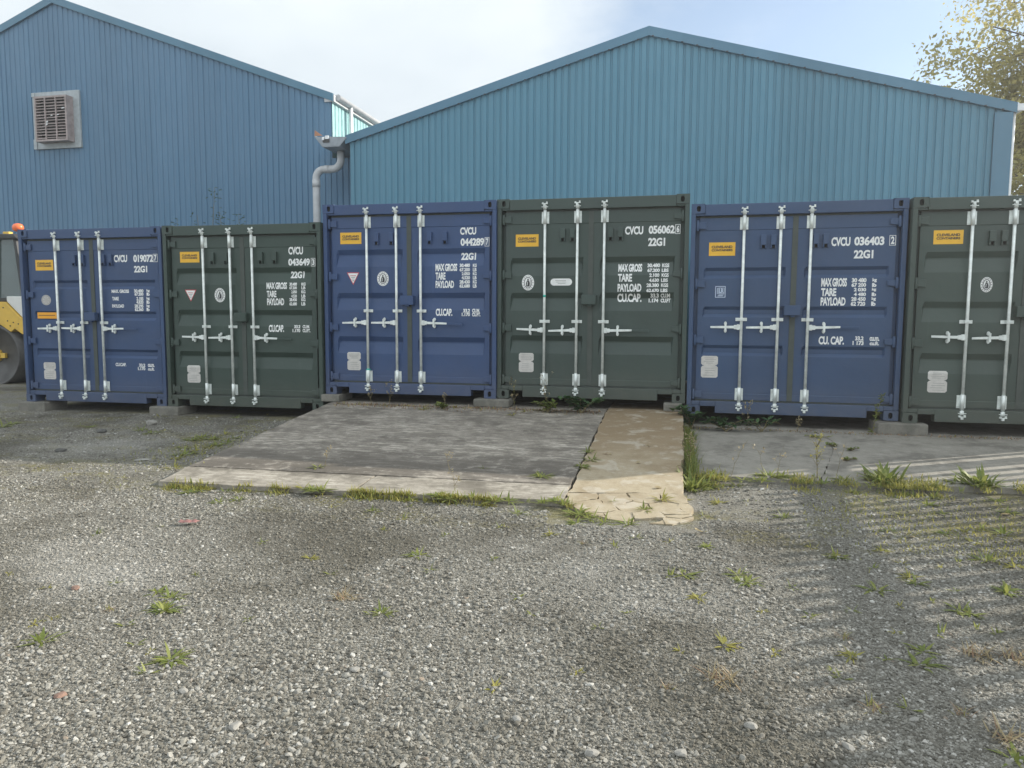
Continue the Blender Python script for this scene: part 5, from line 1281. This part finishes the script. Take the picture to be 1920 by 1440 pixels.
# shoots that reach above the containers from the gap before the slate blue shed
for i, (x, zt, nl, lab) in enumerate(((-10.97, 4.55, 13, 'tallest thin shrub shoot against the slate blue shed'), (-12.02, 3.84, 12, 'short bushy shoot above the joint of the two low containers'), (-11.40, 3.90, 12, 'thin shrub shoot over container 043649, second in the row'), (-10.72, 3.98, 20, 'bushiest shrub shoot beside the tallest one'), (-10.20, 3.93, 16, 'shrub shoot nearest the grey downpipe'))):
    root = empty('shrub', (x, 16.15, 0.05)); tag(root, lab, 'shrub', 'shrubs growing behind the low containers')
    r = random.Random(90 + i); st, lv = MB(), MB()
    H = zt - 0.05
    pts = [(0.10 * math.sin(t * 0.9 + i) * t / 8, 0.04 * math.cos(t + i), H * t / 8) for t in range(9)]
    st.tube(pts, [0.022 - 0.0024 * t for t in range(9)], 6)
    for q in range(nl * 2):
        t = r.uniform(0.80, 1.0) if i else (r.uniform(0.93, 1.0) if q < nl * 1.3 else r.uniform(0.80, 0.9))
        k = min(7, int(t * 8)); f = t * 8 - k
        p = [pts[k][j] * (1 - f) + pts[k + 1][j] * f for j in range(3)]
        p[0] += r.gauss(0, 0.07); p[1] += r.gauss(0, 0.07)
        leaf(lv, p, r.uniform(0, 2*PI), r.uniform(-0.6, 0.5), r.uniform(0.07, 0.13), 0.035)
    for q in range(nl):
        t = r.uniform(0.25, 0.8); k = int(t * 8); p = pts[k]
        leaf(lv, (p[0] + r.gauss(0, .1), p[1] + r.gauss(0, .1), H * t), r.uniform(0, 2*PI), r.uniform(-0.6, 0.4), 0.16, 0.05)
    st.build('stem', M['stem'], root, fix=False); lv.build('leaves', M['bramble'], root, fix=False)

# ------------------------------------------------------------------ autumn tree behind the right end of the teal shed
tree = empty('tree', (15.8, 27.0, 0)); tag(tree, 'autumn tree with thin yellow green leaves beyond the teal shed', 'tree')
rt_ = random.Random(6); tb = MB(); tips = []
def limb(p, d, L, r0, depth):
    pts = [Vector(p)]; dd = Vector(d).normalized(); n = 5
    for k in range(n):
        dd = (dd + Vector((rt_.gauss(0, .14), rt_.gauss(0, .14), rt_.gauss(0.0, .10) - (0.05 if depth >= 2 else -0.03)))).normalized()
        pts.append(pts[-1] + dd * L / n)
    r1 = r0 * 0.5
    tb.tube(pts, [r0 + (r1 - r0) * k / n for k in range(n + 1)], 7 if depth < 2 else 4, caps=False)
    if depth >= 2:
        for k in range(1, n + 1): tips.append((pts[k], depth))
    if depth < 4:
        for c in range({0: 7, 1: 5, 2: 4, 3: 3}[depth]):
            k = rt_.randint(2, n) if depth else rt_.randint(2, n)
            q = pts[k]; out = Vector((rt_.gauss(0, 1), rt_.gauss(0, 1), rt_.gauss(0.25, 0.5) if depth < 2 else rt_.gauss(-0.05, 0.55)))
            nd = (dd * 0.55 + out.normalized()).normalized()
            limb(q, nd, L * rt_.uniform(0.50, 0.75), r1 * 0.75, depth + 1)
for k in range(1): limb((0, 0, 0), (0, 0, 1), 8.6, 0.34, 0)
limb((0, 0, 2.6), (-0.8, -0.1, 0.5), 5.0, 0.12, 1)
limb((0, 0, 4.0), (-0.75, -0.4, 0.65), 5.4, 0.12, 1)
limb((0, 0, 5.4), (-0.75, 0.2, 0.75), 5.6, 0.11, 1)
tb.build('trunk', M['bark'], tree, fix=False)
rn = np.random.default_rng(9)
C_ = []
for p, dp_ in tips:
    m = 16 if dp_ >= 3 else 7
    C_.append(np.array(p)[None] + rn.normal(0, 0.24, (m, 3)))
for _ in range(380):                                            # leaf sprays filling the crown between the twigs
    d_ = rn.normal(0, 1, 3); d_ /= np.linalg.norm(d_)
    c_ = np.array([0, 0, 8.0]) + d_ * np.array([6.6, 5.5, 5.6]) * rn.uniform(0.45, 1.0) ** 0.6
    if c_[2] < 2.6: continue
    C_.append(c_[None] + rn.normal(0, 1, (300, 3)) * np.array([0.55, 0.5, 0.30]) * rn.uniform(0.7, 1.3))
C_ = np.concatenate(C_); print('leaves', len(C_))
if len(C_) > 300000: C_ = C_[rn.permutation(len(C_))[:300000]]
n = len(C_)
a1 = rn.normal(0, 1, (n, 3)); a1 /= np.linalg.norm(a1, axis=1)[:, None]
a2 = np.cross(a1, rn.normal(0, 1, (n, 3))); a2 /= np.linalg.norm(a2, axis=1)[:, None]
s1 = rn.uniform(0.055, 0.105, (n, 1)); s2 = s1 * 0.55
V = np.stack([C_ - a1 * s1, C_ + a2 * s2, C_ + a1 * s1, C_ - a2 * s2], 1).reshape(-1, 3)
mt = bpy.data.meshes.new('crown'); mt.from_pydata(V.tolist(), [], (np.arange(n)[:, None] * 4 + np.arange(4)[None]).tolist()); mt.materials.append(M['tree_leaf'])
cr = bpy.data.objects.new('crown', mt); COL.objects.link(cr); cr.parent = tree

# ------------------------------------------------------------------ small things on the ground
M['brick'] = plain('broken_brick', (0.20, 0.125, 0.095), 0.9, 0, 0.2, 30)
M['cloth'] = plain('faded_red_cloth', (0.25, 0.125, 0.115), 0.9, 0, 0.35, 30)
def lump(name, label, cat, loc, sx, sy, sz, mat, seed, group=None, cuts=2):
    bm = bmesh.new(); bmesh.ops.create_icosphere(bm, subdivisions=cuts, radius=1.0); r = random.Random(seed)
    ax = [Vector((r.gauss(0, 1), r.gauss(0, 1), r.gauss(0, 1))).normalized() for _ in range(9)]
    for v in bm.verts:
        for q in ax:
            d = v.co.dot(q)
            if d > 0.72: v.co -= q * (d - 0.72)
        v.co = Vector((v.co.x * sx, v.co.y * sy, v.co.z * sz))
    m = bpy.data.meshes.new(name); bm.to_mesh(m); bm.free(); m.materials.append(mat)
    o = bpy.data.objects.new(name, m); COL.objects.link(o); o.location = (loc[0], loc[1], surf(loc[0], loc[1]) + sz * 0.45); o.rotation_euler = (0, 0, r.uniform(0, 6))
    tag(o, label, cat, group); return o
M['rock'] = plain('pale_rock', (0.27, 0.26, 0.235), 0.9, 0, 0.2, 25)
M['dark_rock'] = plain('dark_rock', (0.09, 0.088, 0.082), 0.9, 0, 0.2, 25)
lump('brick_fragment', 'orange brick fragment in the gravel of the left middle ground', 'brick', (-3.20, 3.35), 0.036, 0.026, 0.012, M['brick'], 1, 'brick fragments in the gravel')
lump('brick_fragment', 'flat orange brick fragment nearest the camera', 'brick', (-2.34, 2.35), 0.034, 0.024, 0.010, M['brick'], 2, 'brick fragments in the gravel')
lump('rock', 'pale rock in the shaded gravel before container 043649', 'rock', (-6.75, 8.45), 0.085, 0.07, 0.05, M['rock'], 3)
lump('rock', 'dark flat rock in the shaded gravel before container 019072', 'rock', (-7.0, 7.86), 0.08, 0.06, 0.03, M['dark_rock'], 4)
lump('rock', 'dark stone in the sunlit gravel left of the ramp', 'rock', (-6.55, 6.75), 0.07, 0.05, 0.03, M['dark_rock'], 5)
lump('rock', 'pale flat stone in the gravel left of the ramp', 'rock', (-5.35, 6.55), 0.09, 0.05, 0.012, M['rock'], 6)
for i, (x, y, s) in enumerate(((-1.31, 2.83, .028), (-1.16, 2.82, .026), (-0.55, 2.60, .024), (0.30, 2.72, .03), (-1.9, 2.5, .026), (0.05, 2.5, .028), (0.62, 2.66, .026), (-0.25, 2.44, .03), (-1.55, 2.32, .03), (0.9, 2.9, .022))):
    lump('stone', 'palm sized white stone among the near gravel', 'stone', (x, y), s, s * .75, s * .5, M['rock'], 10 + i, 'large white stones in the near gravel')
# crumpled strip of cloth
mb = MB(); r = random.Random(2); nx2, ny2 = 12, 5; vs = []
for j in range(ny2):
    for i in range(nx2):
        u, v = i / (nx2 - 1), j / (ny2 - 1)
        vs.append(((u - .5) * 0.13 + 0.02 * (v - .5), (v - .5) * 0.06 * (1 - 0.5 * abs(u - .5)), 0.008 + 0.016 * abs(math.sin(u * 8 + v * 3)) * math.sin(PI * v) + r.uniform(0, .005)))
mb.raw(vs, [(j*nx2+i, j*nx2+i+1, (j+1)*nx2+i+1, (j+1)*nx2+i) for j in range(ny2-1) for i in range(nx2-1)], 0, True)
tag(mb.build('cloth_scrap', M['cloth'], None, (-3.39, 4.60, 0.008), (0, 0, 0.25), fix=False), 'scrap of faded red cloth lying on the gravel', 'cloth')
# fallen leaves
lf_ = MB(); leaf(lf_, (0, 0, 0.004), 0, 0.15, 0.075, 0.055)
lo = lf_.build('fallen_leaf', M['dry'], fix=False)
r = random.Random(44)
for i, (x, y) in enumerate(((1.59, 5.45), (2.2, 5.9), (2.45, 6.25), (2.05, 5.35), (-0.30, 6.95), (0.03, 6.85), (-0.15, 6.2), (1.0, 6.5), (0.2, 5.2), (1.75, 4.05), (2.3, 5.55))):
    o = lo if i == 0 else lo.copy()
    if i: COL.objects.link(o)
    o.location = (x, y, surf(x, y) + 0.008); o.rotation_euler = (r.uniform(-.3, .3), r.uniform(-.3, .3), r.uniform(0, 6)); s = r.uniform(.6, 1.2); o.scale = (s, s, s)
    tag(o, 'curled buff leaf fallen on the ground', 'leaf', 'fallen leaves')

# ------------------------------------------------------------------ thin bright veil added to stand in for lens glare
hz = MB(); hz.box(-430, -90, -1.2, 430, 640, 19.0)
hm = bpy.data.materials.new('glare_haze_volume'); hm.use_nodes = True
hn = hm.node_tree.nodes; hn.remove(hn['Principled BSDF'])
pv = hn.new('ShaderNodeVolumePrincipled'); pv.inputs['Color'].default_value = (0.95, 0.96, 0.97, 1); pv.inputs['Density'].default_value = 0.0026; pv.inputs['Anisotropy'].default_value = 0.55
hm.node_tree.links.new(pv.outputs[0], hn['Material Output'].inputs['Volume'])
tag(hz.build('glare_haze', hm), 'thin bright volume added over the yard to imitate lens glare', 'glare_haze', kind='stuff')
